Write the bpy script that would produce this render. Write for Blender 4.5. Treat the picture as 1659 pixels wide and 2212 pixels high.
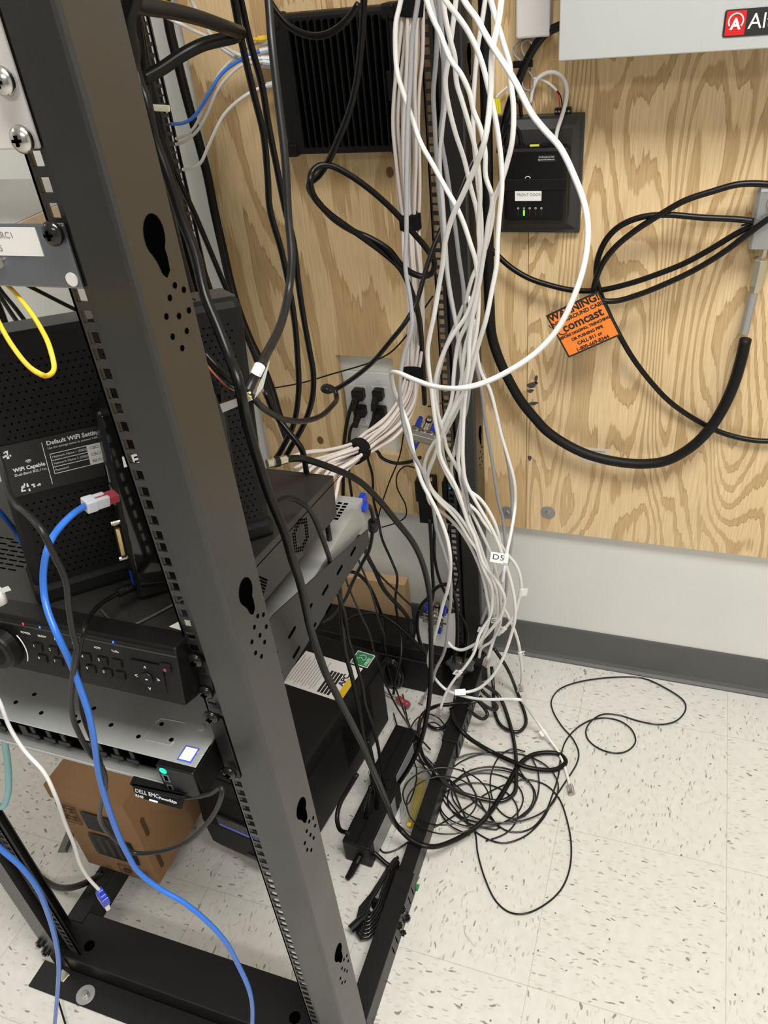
import bpy, bmesh, math, random
from mathutils import Vector, Matrix
random.seed(4)
PI = math.pi
SC = bpy.context.scene
for o in list(bpy.data.objects): bpy.data.objects.remove(o)

# ---------------------------------------------------------------- camera
CAM = Vector((0.39328, -1.38456, 1.42897)); YAW, PIT, ROL = -0.40089, -0.61393, -0.11564; FPX = 1734.915
def cam_axes():
    cy, sy, cp, sp = math.cos(YAW), math.sin(YAW), math.cos(PIT), math.sin(PIT)
    f = Vector((sy*cp, cy*cp, sp)); r0 = Vector((cy, -sy, 0)); u0 = r0.cross(f)
    cr, sr = math.cos(ROL), math.sin(ROL)
    return cr*r0+sr*u0, -sr*r0+cr*u0, f
RT, UP, FW = cam_axes()
cd = bpy.data.cameras.new('camera'); cam = bpy.data.objects.new('camera', cd); SC.collection.objects.link(cam)
cd.sensor_fit = 'VERTICAL'; cd.sensor_height = 24; cd.lens = FPX*24/2212; cd.clip_start = .02
cam.matrix_world = Matrix(((RT.x, UP.x, -FW.x, CAM.x), (RT.y, UP.y, -FW.y, CAM.y), (RT.z, UP.z, -FW.z, CAM.z), (0, 0, 0, 1)))
SC.camera = cam
SC.view_settings.view_transform = 'Standard'; SC.view_settings.look = 'None'
SC.view_settings.gamma = 1; SC.view_settings.use_curve_mapping = False; SC.view_settings.exposure = -0.22

# ---------------------------------------------------------------- light: ceiling troffers and soft room fill
w = bpy.data.worlds.new('room'); SC.world = w; w.use_nodes = True
w.node_tree.nodes['Background'].inputs[0].default_value = (.96, .97, 1, 1); w.node_tree.nodes['Background'].inputs[1].default_value = .17
def area(name, loc, sx, sy, power, rot=(0, 0, 0), col=(1, .98, .945)):
    l = bpy.data.lights.new(name, 'AREA'); l.shape = 'RECTANGLE'; l.size = sx; l.size_y = sy; l.energy = power; l.color = col
    o = bpy.data.objects.new(name, l); SC.collection.objects.link(o); o.location = loc; o.rotation_euler = rot
    return o
area('ceiling_light_near', (.75, -1.25, 2.7), 1.2, .6, 72)
area('ceiling_light_far', (.6, -3.4, 2.7), 1.2, .6, 48)
area('ceiling_light_side', (-2.3, -1.2, 2.7), .6, 1.2, 16)

# ---------------------------------------------------------------- pixel -> place helpers (the photo gives direction, Y or height gives the distance)
def ray(px, py): return FW + RT*((px-829.5)/FPX) - UP*((py-1106)/FPX)
def at(px, py, Y): d = ray(px, py); return CAM + d*((Y-CAM.y)/d.y)
def atz(px, py, z): d = ray(px, py); return CAM + d*((z-CAM.z)/d.z)

# ---------------------------------------------------------------- materials
MATS = {}
def mat(name, col, rough=.5, metal=0, spec=.5, emit=0, trans=0, alpha=1, bump=0, bscale=300, coat=0, var=0):
    if name in MATS: return MATS[name]
    m = bpy.data.materials.new(name); m.use_nodes = True; nt = m.node_tree; b = nt.nodes['Principled BSDF']
    b.inputs['Base Color'].default_value = (*col, 1); b.inputs['Roughness'].default_value = rough
    b.inputs['Metallic'].default_value = metal; b.inputs['Specular IOR Level'].default_value = spec
    if coat: b.inputs['Coat Weight'].default_value = coat
    if emit: b.inputs['Emission Color'].default_value = (*col, 1); b.inputs['Emission Strength'].default_value = emit
    if trans: b.inputs['Transmission Weight'].default_value = trans
    if alpha < 1: b.inputs['Alpha'].default_value = alpha
    tc = nt.nodes.new('ShaderNodeTexCoord')
    n = nt.nodes.new('ShaderNodeTexNoise'); n.inputs['Scale'].default_value = bscale; nt.links.new(tc.outputs['Object'], n.inputs['Vector'])
    if bump:
        bp = nt.nodes.new('ShaderNodeBump'); bp.inputs['Strength'].default_value = bump; bp.inputs['Distance'].default_value = .001
        nt.links.new(n.outputs['Fac'], bp.inputs['Height']); nt.links.new(bp.outputs['Normal'], b.inputs['Normal'])
    n2 = nt.nodes.new('ShaderNodeTexNoise'); n2.inputs['Scale'].default_value = 14; n2.inputs['Detail'].default_value = 5
    nt.links.new(tc.outputs['Object'], n2.inputs['Vector'])
    v = var or .06
    mr = nt.nodes.new('ShaderNodeMapRange'); mr.inputs[3].default_value = max(0, rough-v); mr.inputs[4].default_value = min(1, rough+v)
    nt.links.new(n2.outputs['Fac'], mr.inputs[0]); nt.links.new(mr.outputs[0], b.inputs['Roughness'])
    MATS[name] = m; return m
M = {}
M['powder'] = mat('black_powder_coat', (.006, .006, .006), .40, spec=.35, bump=.15, bscale=900)
M['post'] = mat('rack_black_paint', (.0075, .0073, .007), .36, bump=.1, bscale=900, spec=1.0)
M['black'] = mat('black_plastic', (.005, .005, .005), .36, spec=.3)
M['matte'] = mat('matte_black_plastic', (.005, .005, .0052), .5, spec=.25, bump=.2, bscale=1200)
M['gloss'] = mat('gloss_black', (.006, .006, .006), .08, coat=.5)
M['rubber'] = mat('black_cable_jacket', (.0035, .0035, .0035), .34, spec=.28)
M['rubber2'] = mat('grey_black_cable_jacket', (.012, .012, .012), .38, spec=.35)
M['velcro'] = mat('black_hook_and_loop', (.008, .008, .009), .95, bump=.6, bscale=1500, spec=.1)
M['white'] = mat('white_cable_jacket', (.80, .79, .77), .35)
M['grey'] = mat('grey_cable_jacket', (.33, .33, .35), .4)
M['pale'] = mat('pale_grey_cable_jacket', (.64, .63, .62), .4)
M['beige'] = mat('beige_cable_jacket', (.60, .54, .50), .42)
M['blue'] = mat('blue_cable_jacket', (.03, .16, .62), .35)
M['dblue'] = mat('deep_blue_plastic', (.01, .04, .45), .3)
M['teal'] = mat('teal_cable_jacket', (.25, .5, .55), .4)
M['yellow'] = mat('yellow_cable_jacket', (.85, .52, .03), .4)
M['clear'] = mat('clear_plastic', (.8, .78, .76), .12, trans=.75)
M['boot'] = mat('frosted_boot', (.75, .78, .85), .35, trans=.3)
M['redclear'] = mat('red_clear_plastic', (.5, .08, .1), .2, trans=.35)
M['red'] = mat('red_plastic', (.6, .02, .02), .3)
M['green'] = mat('green_print', (.02, .25, .09), .5)
M['gold'] = mat('gold_contact', (.8, .6, .3), .25, metal=1)
M['chrome'] = mat('plated_metal', (.62, .6, .57), .22, metal=1)
M['silver'] = mat('galvanised_steel', (.46, .47, .46), .42, metal=.45, var=.1, bump=.05)
M['steelgrey'] = mat('brushed_grey_blue_metal', (.25, .27, .31), .3, metal=.8)
M['beigegrey'] = mat('dark_grey_steel', (.019, .018, .0165), .42, bump=.1, bscale=900)
M['paper'] = mat('white_paper', (.8, .79, .77), .6)
M['ink'] = mat('black_ink', (.012, .012, .012), .6)
M['greyink'] = mat('grey_ink', (.25, .25, .25), .6)
M['whiteink'] = mat('white_ink', (.75, .75, .75), .6)
M['plate'] = mat('white_wall_plate', (.72, .73, .72), .35)
M['cream'] = mat('pale_equipment_paint', (.66, .64, .62), .4)
M['boxgrey'] = mat('grey_cabinet_paint', (.47, .48, .47), .42, bump=.08, bscale=700)
M['darkgrey'] = mat('dark_grey_plastic', (.032, .031, .030), .45, bump=.15, bscale=900)
M['card'] = mat('brown_cardboard', (.34, .19, .09), .8, bump=.2, bscale=120)
M['card2'] = mat('tan_cardboard', (.50, .33, .18), .8, bump=.2, bscale=120)
M['orange'] = mat('orange_tag', (.95, .24, .03), .45)
M['zinc'] = mat('grey_cast_metal', (.42, .42, .42), .38, metal=.7)
M['brass'] = mat('pale_brass', (.6, .55, .42), .3, metal=.9)
M['cord'] = mat('glossy_cord', (.01, .01, .01), .16)
M['screen'] = mat('blue_led', (.03, .1, 1), .3, emit=4)
M['gled'] = mat('green_led', (.1, 1, .02), .3, emit=2.5)
M['gled2'] = mat('teal_green_led', (0, .8, .35), .3, emit=1.6)
M['rled'] = mat('red_led', (1, .03, .03), .3, emit=2)
M['wled'] = mat('pale_blue_light_bar', (.55, .8, 1), .3, emit=1.6)
M['hole'] = mat('dark_recess', (.001, .001, .001), .95, spec=0)
M['bluecard'] = mat('blue_sticker', (.06, .1, .55), .5)
M['yellowink'] = mat('yellow_print', (.75, .48, .02), .5)
M['yellow2'] = mat('yellow_wire_connector', (.75, .68, .02), .4)

def node_mat(name):
    m = bpy.data.materials.new(name); m.use_nodes = True; nt = m.node_tree
    def N(t, **k):
        n = nt.nodes.new(t)
        for a, b in k.items(): setattr(n, a, b)
        return n
    return m, nt, N, nt.links.new, nt.nodes['Principled BSDF']
def ramp(N, stops):
    r = N('ShaderNodeValToRGB'); e = r.color_ramp.elements
    while len(e) < len(stops): e.new(.5)
    for x, (p, c) in zip(e, stops): x.position = p; x.color = (*c, 1)
    return r
def plywood(name, seed, ringk, warm, frac=.55, sx=4.2, jag=.45):
    m, nt, N, L, b = node_mat(name)
    tc = N('ShaderNodeTexCoord'); mp = N('ShaderNodeMapping'); mp.inputs['Scale'].default_value = (sx, 1, .95); mp.inputs['Location'].default_value = (seed, seed*.7, seed*.3)
    L(tc.outputs['Object'], mp.inputs[0])
    n1 = N('ShaderNodeTexNoise'); n1.inputs['Scale'].default_value = 1.35; n1.inputs['Detail'].default_value = 1.6; n1.inputs['Roughness'].default_value = .45
    n1.inputs['Distortion'].default_value = .35
    L(mp.outputs[0], n1.inputs['Vector'])
    # fine jagged edge along the fibres
    mp2 = N('ShaderNodeMapping'); mp2.inputs['Scale'].default_value = (150, 1, 7); L(tc.outputs['Object'], mp2.inputs[0])
    n2 = N('ShaderNodeTexNoise'); n2.inputs['Scale'].default_value = 1; n2.inputs['Detail'].default_value = 3; L(mp2.outputs[0], n2.inputs['Vector'])
    a = N('ShaderNodeMath', operation='MULTIPLY'); a.inputs[1].default_value = ringk; L(n1.outputs['Fac'], a.inputs[0])
    j = N('ShaderNodeMath', operation='MULTIPLY_ADD'); j.inputs[1].default_value = jag; L(n2.outputs['Fac'], j.inputs[0]); L(a.outputs[0], j.inputs[2])
    fr = N('ShaderNodeMath', operation='FRACT'); L(j.outputs[0], fr.inputs[0])
    r = ramp(N, [(0, (.78, .575, .325)), (frac-.04, (.77, .56, .31)), (frac+.03, (.54, .355, .17)), (.88, (.58, .39, .19)), (.965, (.46, .29, .13)), (.99, (.78, .57, .32))])
    L(fr.outputs[0], r.inputs[0])
    # broad tone patches
    n3 = N('ShaderNodeTexNoise'); n3.inputs['Scale'].default_value = .9; n3.inputs['Detail'].default_value = 2; L(mp.outputs[0], n3.inputs['Vector'])
    mx = N('ShaderNodeMix', data_type='RGBA'); mx.inputs[7].default_value = (*warm, 1)
    mr = N('ShaderNodeMapRange'); mr.inputs[1].default_value = .42; mr.inputs[2].default_value = .65; mr.inputs[4].default_value = .4; L(n3.outputs['Fac'], mr.inputs[0]); L(mr.outputs[0], mx.inputs[0]); L(r.outputs[0], mx.inputs[6])
    # fibres
    mp4 = N('ShaderNodeMapping'); mp4.inputs['Scale'].default_value = (420, 1, 14); L(tc.outputs['Object'], mp4.inputs[0])
    n4 = N('ShaderNodeTexNoise'); n4.inputs['Scale'].default_value = 1; n4.inputs['Detail'].default_value = 2; L(mp4.outputs[0], n4.inputs['Vector'])
    mr4 = N('ShaderNodeMapRange'); mr4.inputs[1].default_value = .3; mr4.inputs[2].default_value = .7; mr4.inputs[3].default_value = .84; mr4.inputs[4].default_value = 1.1; L(n4.outputs['Fac'], mr4.inputs[0])
    m4 = N('ShaderNodeMix', data_type='RGBA', blend_type='MULTIPLY'); m4.inputs[0].default_value = 1; L(mx.outputs[2], m4.inputs[6]); L(mr4.outputs[0], m4.inputs[7])
    L(m4.outputs[2], b.inputs['Base Color']); b.inputs['Roughness'].default_value = .5
    bp = N('ShaderNodeBump'); bp.inputs['Strength'].default_value = .25; bp.inputs['Distance'].default_value = .0006; L(n4.outputs['Fac'], bp.inputs['Height']); L(bp.outputs[0], b.inputs['Normal'])
    return m
M['plyL'] = plywood('fir_plywood_wide_figure', 3.1, 8.5, (.70, .48, .24), .56, 3.6, .55)
M['plyR'] = plywood('fir_plywood_close_figure', 9.4, 24, (.78, .59, .36), .60, 5.5, .5)
def vinyl():
    m, nt, N, L, b = node_mat('speckled_vinyl_tile')
    tc = N('ShaderNodeTexCoord'); sp = N('ShaderNodeSeparateXYZ'); L(tc.outputs['Object'], sp.inputs[0])
    def tile(out, off):
        a = N('ShaderNodeMath', operation='ADD'); a.inputs[1].default_value = off+30.48; L(out, a.inputs[0])
        d = N('ShaderNodeMath', operation='DIVIDE'); d.inputs[1].default_value = .3048; L(a.outputs[0], d.inputs[0])
        fl = N('ShaderNodeMath', operation='FLOOR'); L(d.outputs[0], fl.inputs[0])
        f = N('ShaderNodeMath', operation='FRACT'); L(d.outputs[0], f.inputs[0])
        p = N('ShaderNodeMath', operation='PINGPONG'); p.inputs[1].default_value = .5; L(f.outputs[0], p.inputs[0])
        return fl.outputs[0], p.outputs[0]
    ix, px = tile(sp.outputs['X'], -.2848); iy, py = tile(sp.outputs['Y'], .4485)
    mn = N('ShaderNodeMath', operation='MINIMUM'); L(px, mn.inputs[0]); L(py, mn.inputs[1])
    seam = N('ShaderNodeMath', operation='LESS_THAN'); seam.inputs[1].default_value = .0022; L(mn.outputs[0], seam.inputs[0])
    ad = N('ShaderNodeMath', operation='ADD'); L(ix, ad.inputs[0]); L(iy, ad.inputs[1])
    par = N('ShaderNodeMath', operation='MODULO'); par.inputs[1].default_value = 2; L(ad.outputs[0], par.inputs[0])
    cA = N('ShaderNodeCombineXYZ'); L(sp.outputs['X'], cA.inputs[0]); L(sp.outputs['Y'], cA.inputs[1])
    cB = N('ShaderNodeCombineXYZ'); L(sp.outputs['Y'], cB.inputs[0]); L(sp.outputs['X'], cB.inputs[1])
    mv = N('ShaderNodeMix', data_type='VECTOR'); L(par.outputs[0], mv.inputs[0]); L(cA.outputs[0], mv.inputs[4]); L(cB.outputs[0], mv.inputs[5])
    wn = N('ShaderNodeTexNoise'); wn.inputs['Scale'].default_value = 25; L(mv.outputs[1], wn.inputs['Vector'])
    wv = N('ShaderNodeMix', data_type='VECTOR'); wv.inputs[0].default_value = .025; L(mv.outputs[1], wv.inputs[4]); L(wn.outputs['Color'], wv.inputs[5])
    base = None
    def flecks(sx, sy, thr, prob, seed):
        mp = N('ShaderNodeMapping'); mp.inputs['Scale'].default_value = (sx, sy, 1); mp.inputs['Location'].default_value = (seed, seed*2, 0); L(wv.outputs[1], mp.inputs[0])
        v = N('ShaderNodeTexVoronoi'); v.voronoi_dimensions = '2D'; v.inputs['Scale'].default_value = 1; L(mp.outputs[0], v.inputs['Vector'])
        lt = N('ShaderNodeMath', operation='LESS_THAN'); lt.inputs[1].default_value = thr; L(v.outputs['Distance'], lt.inputs[0])
        s2 = N('ShaderNodeSeparateColor'); L(v.outputs['Color'], s2.inputs[0])
        l2 = N('ShaderNodeMath', operation='LESS_THAN'); l2.inputs[1].default_value = prob; L(s2.outputs[0], l2.inputs[0])
        mu = N('ShaderNodeMath', operation='MULTIPLY'); L(lt.outputs[0], mu.inputs[0]); L(l2.outputs[0], mu.inputs[1])
        return mu.outputs[0], s2.outputs[1]
    n = N('ShaderNodeTexNoise'); n.inputs['Scale'].default_value = 60; n.inputs['Detail'].default_value = 3; L(mv.outputs[1], n.inputs['Vector'])
    r = ramp(N, [(.3, (.64, .63, .585)), (.7, (.70, .685, .64))]); L(n.outputs['Fac'], r.inputs[0])
    cur = r.outputs[0]
    for (sx, sy, thr, pr, sd, col) in ((210, 60, .3, .28, 1, (.60, .575, .52)), (170, 55, .24, .12, 5, (.44, .42, .38)), (150, 45, .22, .055, 9, (.26, .25, .22)), (90, 90, .14, .02, 13, (.17, .16, .14))):
        f, g = flecks(sx, sy, thr, pr, sd)
        mx = N('ShaderNodeMix', data_type='RGBA'); L(f, mx.inputs[0]); L(cur, mx.inputs[6]); mx.inputs[7].default_value = (*col, 1); cur = mx.outputs[2]
    mx = N('ShaderNodeMix', data_type='RGBA'); sm = N('ShaderNodeMath', operation='MULTIPLY'); sm.inputs[1].default_value = .45; L(seam.outputs[0], sm.inputs[0]); L(sm.outputs[0], mx.inputs[0]); L(cur, mx.inputs[6]); mx.inputs[7].default_value = (.3, .28, .24, 1)
    L(mx.outputs[2], b.inputs['Base Color']); b.inputs['Roughness'].default_value = .42; b.inputs['Specular IOR Level'].default_value = .35
    return m
M['floor'] = vinyl()
def paint(name, c, rough=.6):
    m, nt, N, L, b = node_mat(name)
    tc = N('ShaderNodeTexCoord'); n = N('ShaderNodeTexNoise'); n.inputs['Scale'].default_value = 5; n.inputs['Detail'].default_value = 6; L(tc.outputs['Object'], n.inputs['Vector'])
    r = ramp(N, [(.3, tuple(x*.96 for x in c)), (.7, tuple(min(1, x*1.03) for x in c))]); L(n.outputs['Fac'], r.inputs[0]); L(r.outputs[0], b.inputs['Base Color'])
    n2 = N('ShaderNodeTexNoise'); n2.inputs['Scale'].default_value = 220; L(tc.outputs['Object'], n2.inputs['Vector'])
    bp = N('ShaderNodeBump'); bp.inputs['Strength'].default_value = .12; bp.inputs['Distance'].default_value = .001; L(n2.outputs['Fac'], bp.inputs['Height']); L(bp.outputs[0], b.inputs['Normal'])
    b.inputs['Roughness'].default_value = rough; return m
M['wall'] = paint('grey_wall_paint', (.72, .72, .685)); M['wallw'] = paint('white_wall_paint', (.74, .73, .69)); M['base'] = paint('charcoal_vinyl_base', (.092, .092, .088), .45)
M['ceil'] = paint('ceiling_white', (.75, .75, .73))

# ---------------------------------------------------------------- mesh builder
COL = SC.collection
class MB:
    def __init__(s): s.bm = bmesh.new()
    def box(s, x0, x1, y0, y1, z0, z1, rot=None, piv=None):
        v = [s.bm.verts.new((x, y, z)) for x in (x0, x1) for y in (y0, y1) for z in (z0, z1)]
        for q in ((0, 1, 3, 2), (4, 6, 7, 5), (0, 4, 5, 1), (2, 3, 7, 6), (0, 2, 6, 4), (1, 5, 7, 3)): s.bm.faces.new([v[i] for i in q])
        if rot is not None:
            p = Vector(piv) if piv is not None else Vector(((x0+x1)/2, (y0+y1)/2, (z0+z1)/2))
            for a in v: a.co = p + rot @ (a.co-p)
        return s
    def prism(s, pts, d):            # polygon pts (3D), extruded by vector d
        d = Vector(d); a = [s.bm.verts.new(p) for p in pts]; b = [s.bm.verts.new(Vector(p)+d) for p in pts]; n = len(pts)
        s.bm.faces.new(a[::-1]); s.bm.faces.new(b)
        for i in range(n): s.bm.faces.new((a[i], a[(i+1) % n], b[(i+1) % n], b[i]))
        return s
    def tube(s, pts, r, n=8, caps=True):
        pts = [Vector(p) for p in pts]; rs = r if isinstance(r, (list, tuple)) else [r]*len(pts)
        t = (pts[1]-pts[0]).normalized(); nrm = t.orthogonal().normalized(); rings = []
        for i, p in enumerate(pts):
            t2 = (pts[min(i+1, len(pts)-1)]-pts[max(i-1, 0)])
            if t2.length > 1e-9: t = t2.normalized()
            nrm = (nrm-t*nrm.dot(t))
            nrm = nrm.normalized() if nrm.length > 1e-6 else t.orthogonal().normalized()
            bn = t.cross(nrm)
            rings.append([s.bm.verts.new(p+(nrm*math.cos(2*PI*k/n)+bn*math.sin(2*PI*k/n))*rs[i]) for k in range(n)])
        for a, b in zip(rings, rings[1:]):
            for k in range(n): s.bm.faces.new((a[k], a[(k+1) % n], b[(k+1) % n], b[k]))
        if caps: s.bm.faces.new(rings[0][::-1]); s.bm.faces.new(rings[-1])
        return s
    def cyl(s, a, b, r, n=20, r2=None): return s.tube([a, b], [r, r2 if r2 is not None else r], n)
    def build(s, name, m, parent=None, bevel=0, smooth=False, offset=None):
        bmesh.ops.recalc_face_normals(s.bm, faces=s.bm.faces)
        if offset is not None: bmesh.ops.translate(s.bm, verts=s.bm.verts, vec=-Vector(offset))
        me = bpy.data.meshes.new(name); s.bm.to_mesh(me); s.bm.free()
        me.materials.append(m); o = bpy.data.objects.new(name, me); COL.objects.link(o)
        if smooth:
            for p in me.polygons: p.use_smooth = True
        if bevel:
            b = o.modifiers.new('bevel', 'BEVEL'); b.width = bevel; b.segments = 2; b.limit_method = 'ANGLE'; b.angle_limit = .7
            b.harden_normals = False
        if parent is not None: o.parent = parent
        elif offset is not None: o.location = offset
        return o
def tag(o, label, cat, group=None, kind=None):
    if label: o['label'] = label
    if cat: o['category'] = cat
    if group: o['group'] = group
    if kind: o['kind'] = kind
    return o
def thing(name, label, cat, loc=(0, 0, 0), rot=(0, 0, 0), group=None):
    o = bpy.data.objects.new(name, None); COL.objects.link(o); o.location = loc; o.rotation_euler = rot; o.empty_display_size = .05
    return tag(o, label, cat, group)
def struct(name, mb, m, bevel=0): o = mb.build(name, m, bevel=bevel); o['kind'] = 'structure'; return o
def text(name, s, m, parent, loc, size, rot, ext=.0002, align='LEFT', sx=1, bold=0):
    c = bpy.data.curves.new(name, 'FONT'); c.body = s; c.size = size; c.extrude = ext; c.align_x = align; c.align_y = 'CENTER'; c.resolution_u = 3; c.offset = bold
    t = bpy.data.objects.new(name, c); COL.objects.link(t)
    me = bpy.data.meshes.new_from_object(t.evaluated_get(bpy.context.evaluated_depsgraph_get())); bpy.data.objects.remove(t)
    me.materials.clear(); me.materials.append(m); o = bpy.data.objects.new(name, me); COL.objects.link(o)
    o.parent = parent; o.location = loc; o.rotation_euler = rot; o.scale = (sx, 1, 1); return o
FRONT = (PI/2, 0, 0)     # text facing -Y
def rr(w, h, r, n=4, cx=0, cy=0):
    p = []
    for (sx, sy, a0) in ((1, 1, 0), (-1, 1, 90), (-1, -1, 180), (1, -1, 270)):
        for k in range(n+1):
            a = math.radians(a0+90*k/n); p.append((cx+sx*(w/2-r)+r*math.cos(a), cy+sy*(h/2-r)+r*math.sin(a)))
    return p
def disc(r, n=24, cx=0, cy=0, rx=1): return [(cx+r*rx*math.cos(2*PI*k/n), cy+r*math.sin(2*PI*k/n)) for k in range(n)]

# ---------------------------------------------------------------- SETTING
struct('floor', MB().box(-3, 3, -4.5, .1, -.05, 0), M['floor'])
struct('wall_back', MB().box(-3, 3, 0, .12, 0, 2.8), M['wall'])
struct('wall_left', MB().box(-3.1, -3, -4.5, .1, 0, 2.8), M['wallw'])
struct('wall_right', MB().box(3, 3.1, -4.5, .1, 0, 2.8), M['wallw'])
struct('wall_front', MB().box(-3, 3, -4.6, -4.5, 0, 2.8), paint('reflection_dimming_paint', (.22, .22, .21)))  # unseen wall, darkened so the post fronts reflect less light
struct('ceiling', MB().box(-3.1, 3.1, -4.6, .12, 2.8, 2.9), M['ceil'])
bb = MB(); prof = [(0, 0), (-.016, 0), (-.0155, .003), (-.010, .008), (-.0055, .016), (-.0045, .03), (-.0045, .098), (-.003, .1016), (0, .1016)]
bb.prism([(-3, y, z) for y, z in prof], (4.325, 0, 0)); bb.prism([(1.326, y, z) for y, z in prof], (1.674, 0, 0))
struct('baseboard_back', bb, M['base'])
# plywood backboards screwed to the wall
def sheet(x0, x1, z0, z1, hole=None):
    b = MB(); Y0, Y1 = -.018, -.0005
    if not hole: return b.box(x0, x1, Y0, Y1, z0, z1)
    a, c, d, e = hole
    b.box(x0, a, Y0, Y1, z0, z1); b.box(c, x1, Y0, Y1, z0, z1); b.box(a, c, Y0, Y1, z0, d); b.box(a, c, Y0, Y1, e, z1); return b
tag(sheet(-.45, .1352, .386, 2.3, (-.2515, -.1300, .538, .763)).build('plywood_panel', M['plyL']), 'wide figured plywood sheet behind the rack, cut out round the power outlet', 'plywood panel', kind='structure')
tag(sheet(.1362, 1.36, .386, 2.3).build('plywood_panel', M['plyR']), 'close grained plywood sheet to the right, under the grey cabinet', 'plywood panel', kind='structure')
kb = MB()
for (px, py, r) in ((692, 951, .010), (842, 372, .009)):
    p = at(px, py, -.0182); kb.prism([(p.x+r*math.cos(a)*.75, -.0184, p.z+r*math.sin(a)) for a in [2*PI*k/18 for k in range(18)]], (0, .0003, 0))
tag(kb.build('knot', mat('dark_knot', (.16, .08, .03), .7), bpy.data.objects['plywood_panel']), None, None)

# ---------------------------------------------------------------- RACK (four post frame)
RL = thing('open_frame_rack', 'black steel four-post equipment rack with square holes, bolted to the floor', 'equipment rack', (-.2325, -.5, 0))
RO = Vector(RL.location)
HZ = [1.3388-.04445*k-d for k in range(-14, 29) for d in (0, .015875, .03175)]
HZ = [z for z in HZ if .07 < z < 1.93]
def post(sx, yf, depth, label):
    # sx=1 right-hand post (flange points left), sx=-1 mirrored; yf = front plane
    def X(x): return x if sx > 0 else -.465-x
    b = MB(); T = .002; h = .00475; top = 1.95
    def bx(xa, xb, ya, yb, za, zb): b.box(min(X(xa), X(xb)), max(X(xa), X(xb)), ya, yb, za, zb)
    F_ = .012; bx(-.0085, -h, yf, yf+T, .003, top); bx(h, .0085, yf, yf+T, .003, top)
    bx(.0085, .0105, yf, yf+.016, .003, top); bx(.0085, .0215, yf+.014, yf+.016, .003, top); bx(.0195, .0215, yf-F_, yf+.014, .003, top); bx(.0215, .0535, yf-F_, yf-F_+T, .003, top)
    zs = sorted(HZ); prev = .003
    for z in zs: bx(-h, h, yf, yf+T, prev, z-h); prev = z+h
    bx(-h, h, yf, yf+T, prev, top)
    bx(-.0085, -.0065, yf, yf+.006, .003, top)
    # outer side plate and rear return lip, corner rounded by a chamfer strip
    bx(.0555, .0576, yf-F_+.0040, yf+depth, .003, top)
    b.prism([(X(.0535), yf-F_, .003), (X(.0562), yf-F_+.0011, .003), (X(.0576), yf-F_+.0042, .003), (X(.0555), yf-F_+.0042, .003), (X(.0530), yf-F_+.0021, .003)], (0, 0, top-.003))
    bx(.046, .0576, yf+depth, yf+depth+.002, .003, top)
    p = b.build('post', M['post'], RL, offset=RO); p['label'] = label
    # keyholes and cable-tie holes seen on the side plate
    xs = .0577 if sx > 0 else X(.0577)-.0004
    for zc in (1.262, .948, .626, .30):
        hb = MB(); yc = yf+.0255
        k = [(-.0045+.0135*math.cos(a)*.85, .013+.014*math.sin(a)) for a in [math.radians(t) for t in range(-50, 231, 20)]]
        k = [(y, z) for y, z in k]+[(-.0085, -.004), (-.006, -.013), (-.0025, -.0165), (.0025, -.013), (.0035, -.004)]
        hb.prism([(xs, yc+y, zc+.01+z) for y, z in k], (.0003, 0, 0))
        for (y, z) in ((.0035, -.013), (-.0045, -.018), (.0115, -.019), (-.0125, -.027), (0, -.032), (.0115, -.033), (-.0115, -.041), (.004, -.044), (-.005, -.052)):
            hb.prism([(xs, yc+y*1.15+.0023*math.cos(a), zc+z*1.1+.0023*math.sin(a)) for a in [2*PI*q/10 for q in range(10)]], (.0003, 0, 0))
        hb.build('keyhole', M['hole'], p, offset=RO)
    return p
post(1, -.948, .044, 'front right post, nearest the camera'); post(-1, -.948, .044, 'front left post')
post(1, -.100, .044, 'rear right post beside the white cables'); post(-1, -.100, .044, 'rear left post')
# base members
def channel(x0, x1, y0, y1, h):
    b = MB(); b.box(x0, x1, y0, y1, h-.0025, h); b.box(x0, x1, y0, y0+.0025, 0.001, h-.0025); b.box(x0, x1, y1-.0025, y1, 0.001, h-.0025); return b
fb = channel(-.5205, .0555, -.9580, -.878, .052); fb.box(-.545, .080, -1.004, -.958, .0005, .0035); fb.box(-.545, -.5205, -.945, -.925, .0005, .0035)
fb.build('base_foot', M['powder'], RL, offset=RO, bevel=.0015)
rb = channel(-.5205, .0555, -.098, -.045, .052); rb.build('base_foot', M['powder'], RL, offset=RO, bevel=.0015)
for (px, py, r) in ((193, 2043, .0095), (637, 2198, .0095)):
    p = atz(px, py, .0522); hb = MB(); hb.prism([(p.x+r*math.cos(a), p.y+r*math.sin(a), .0521) for a in [2*PI*k/20 for k in range(20)]], (0, 0, .0003)); hb.build('bolt_hole', M['hole'], RL, offset=RO)
p = atz(105, 2101, .004)
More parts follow.
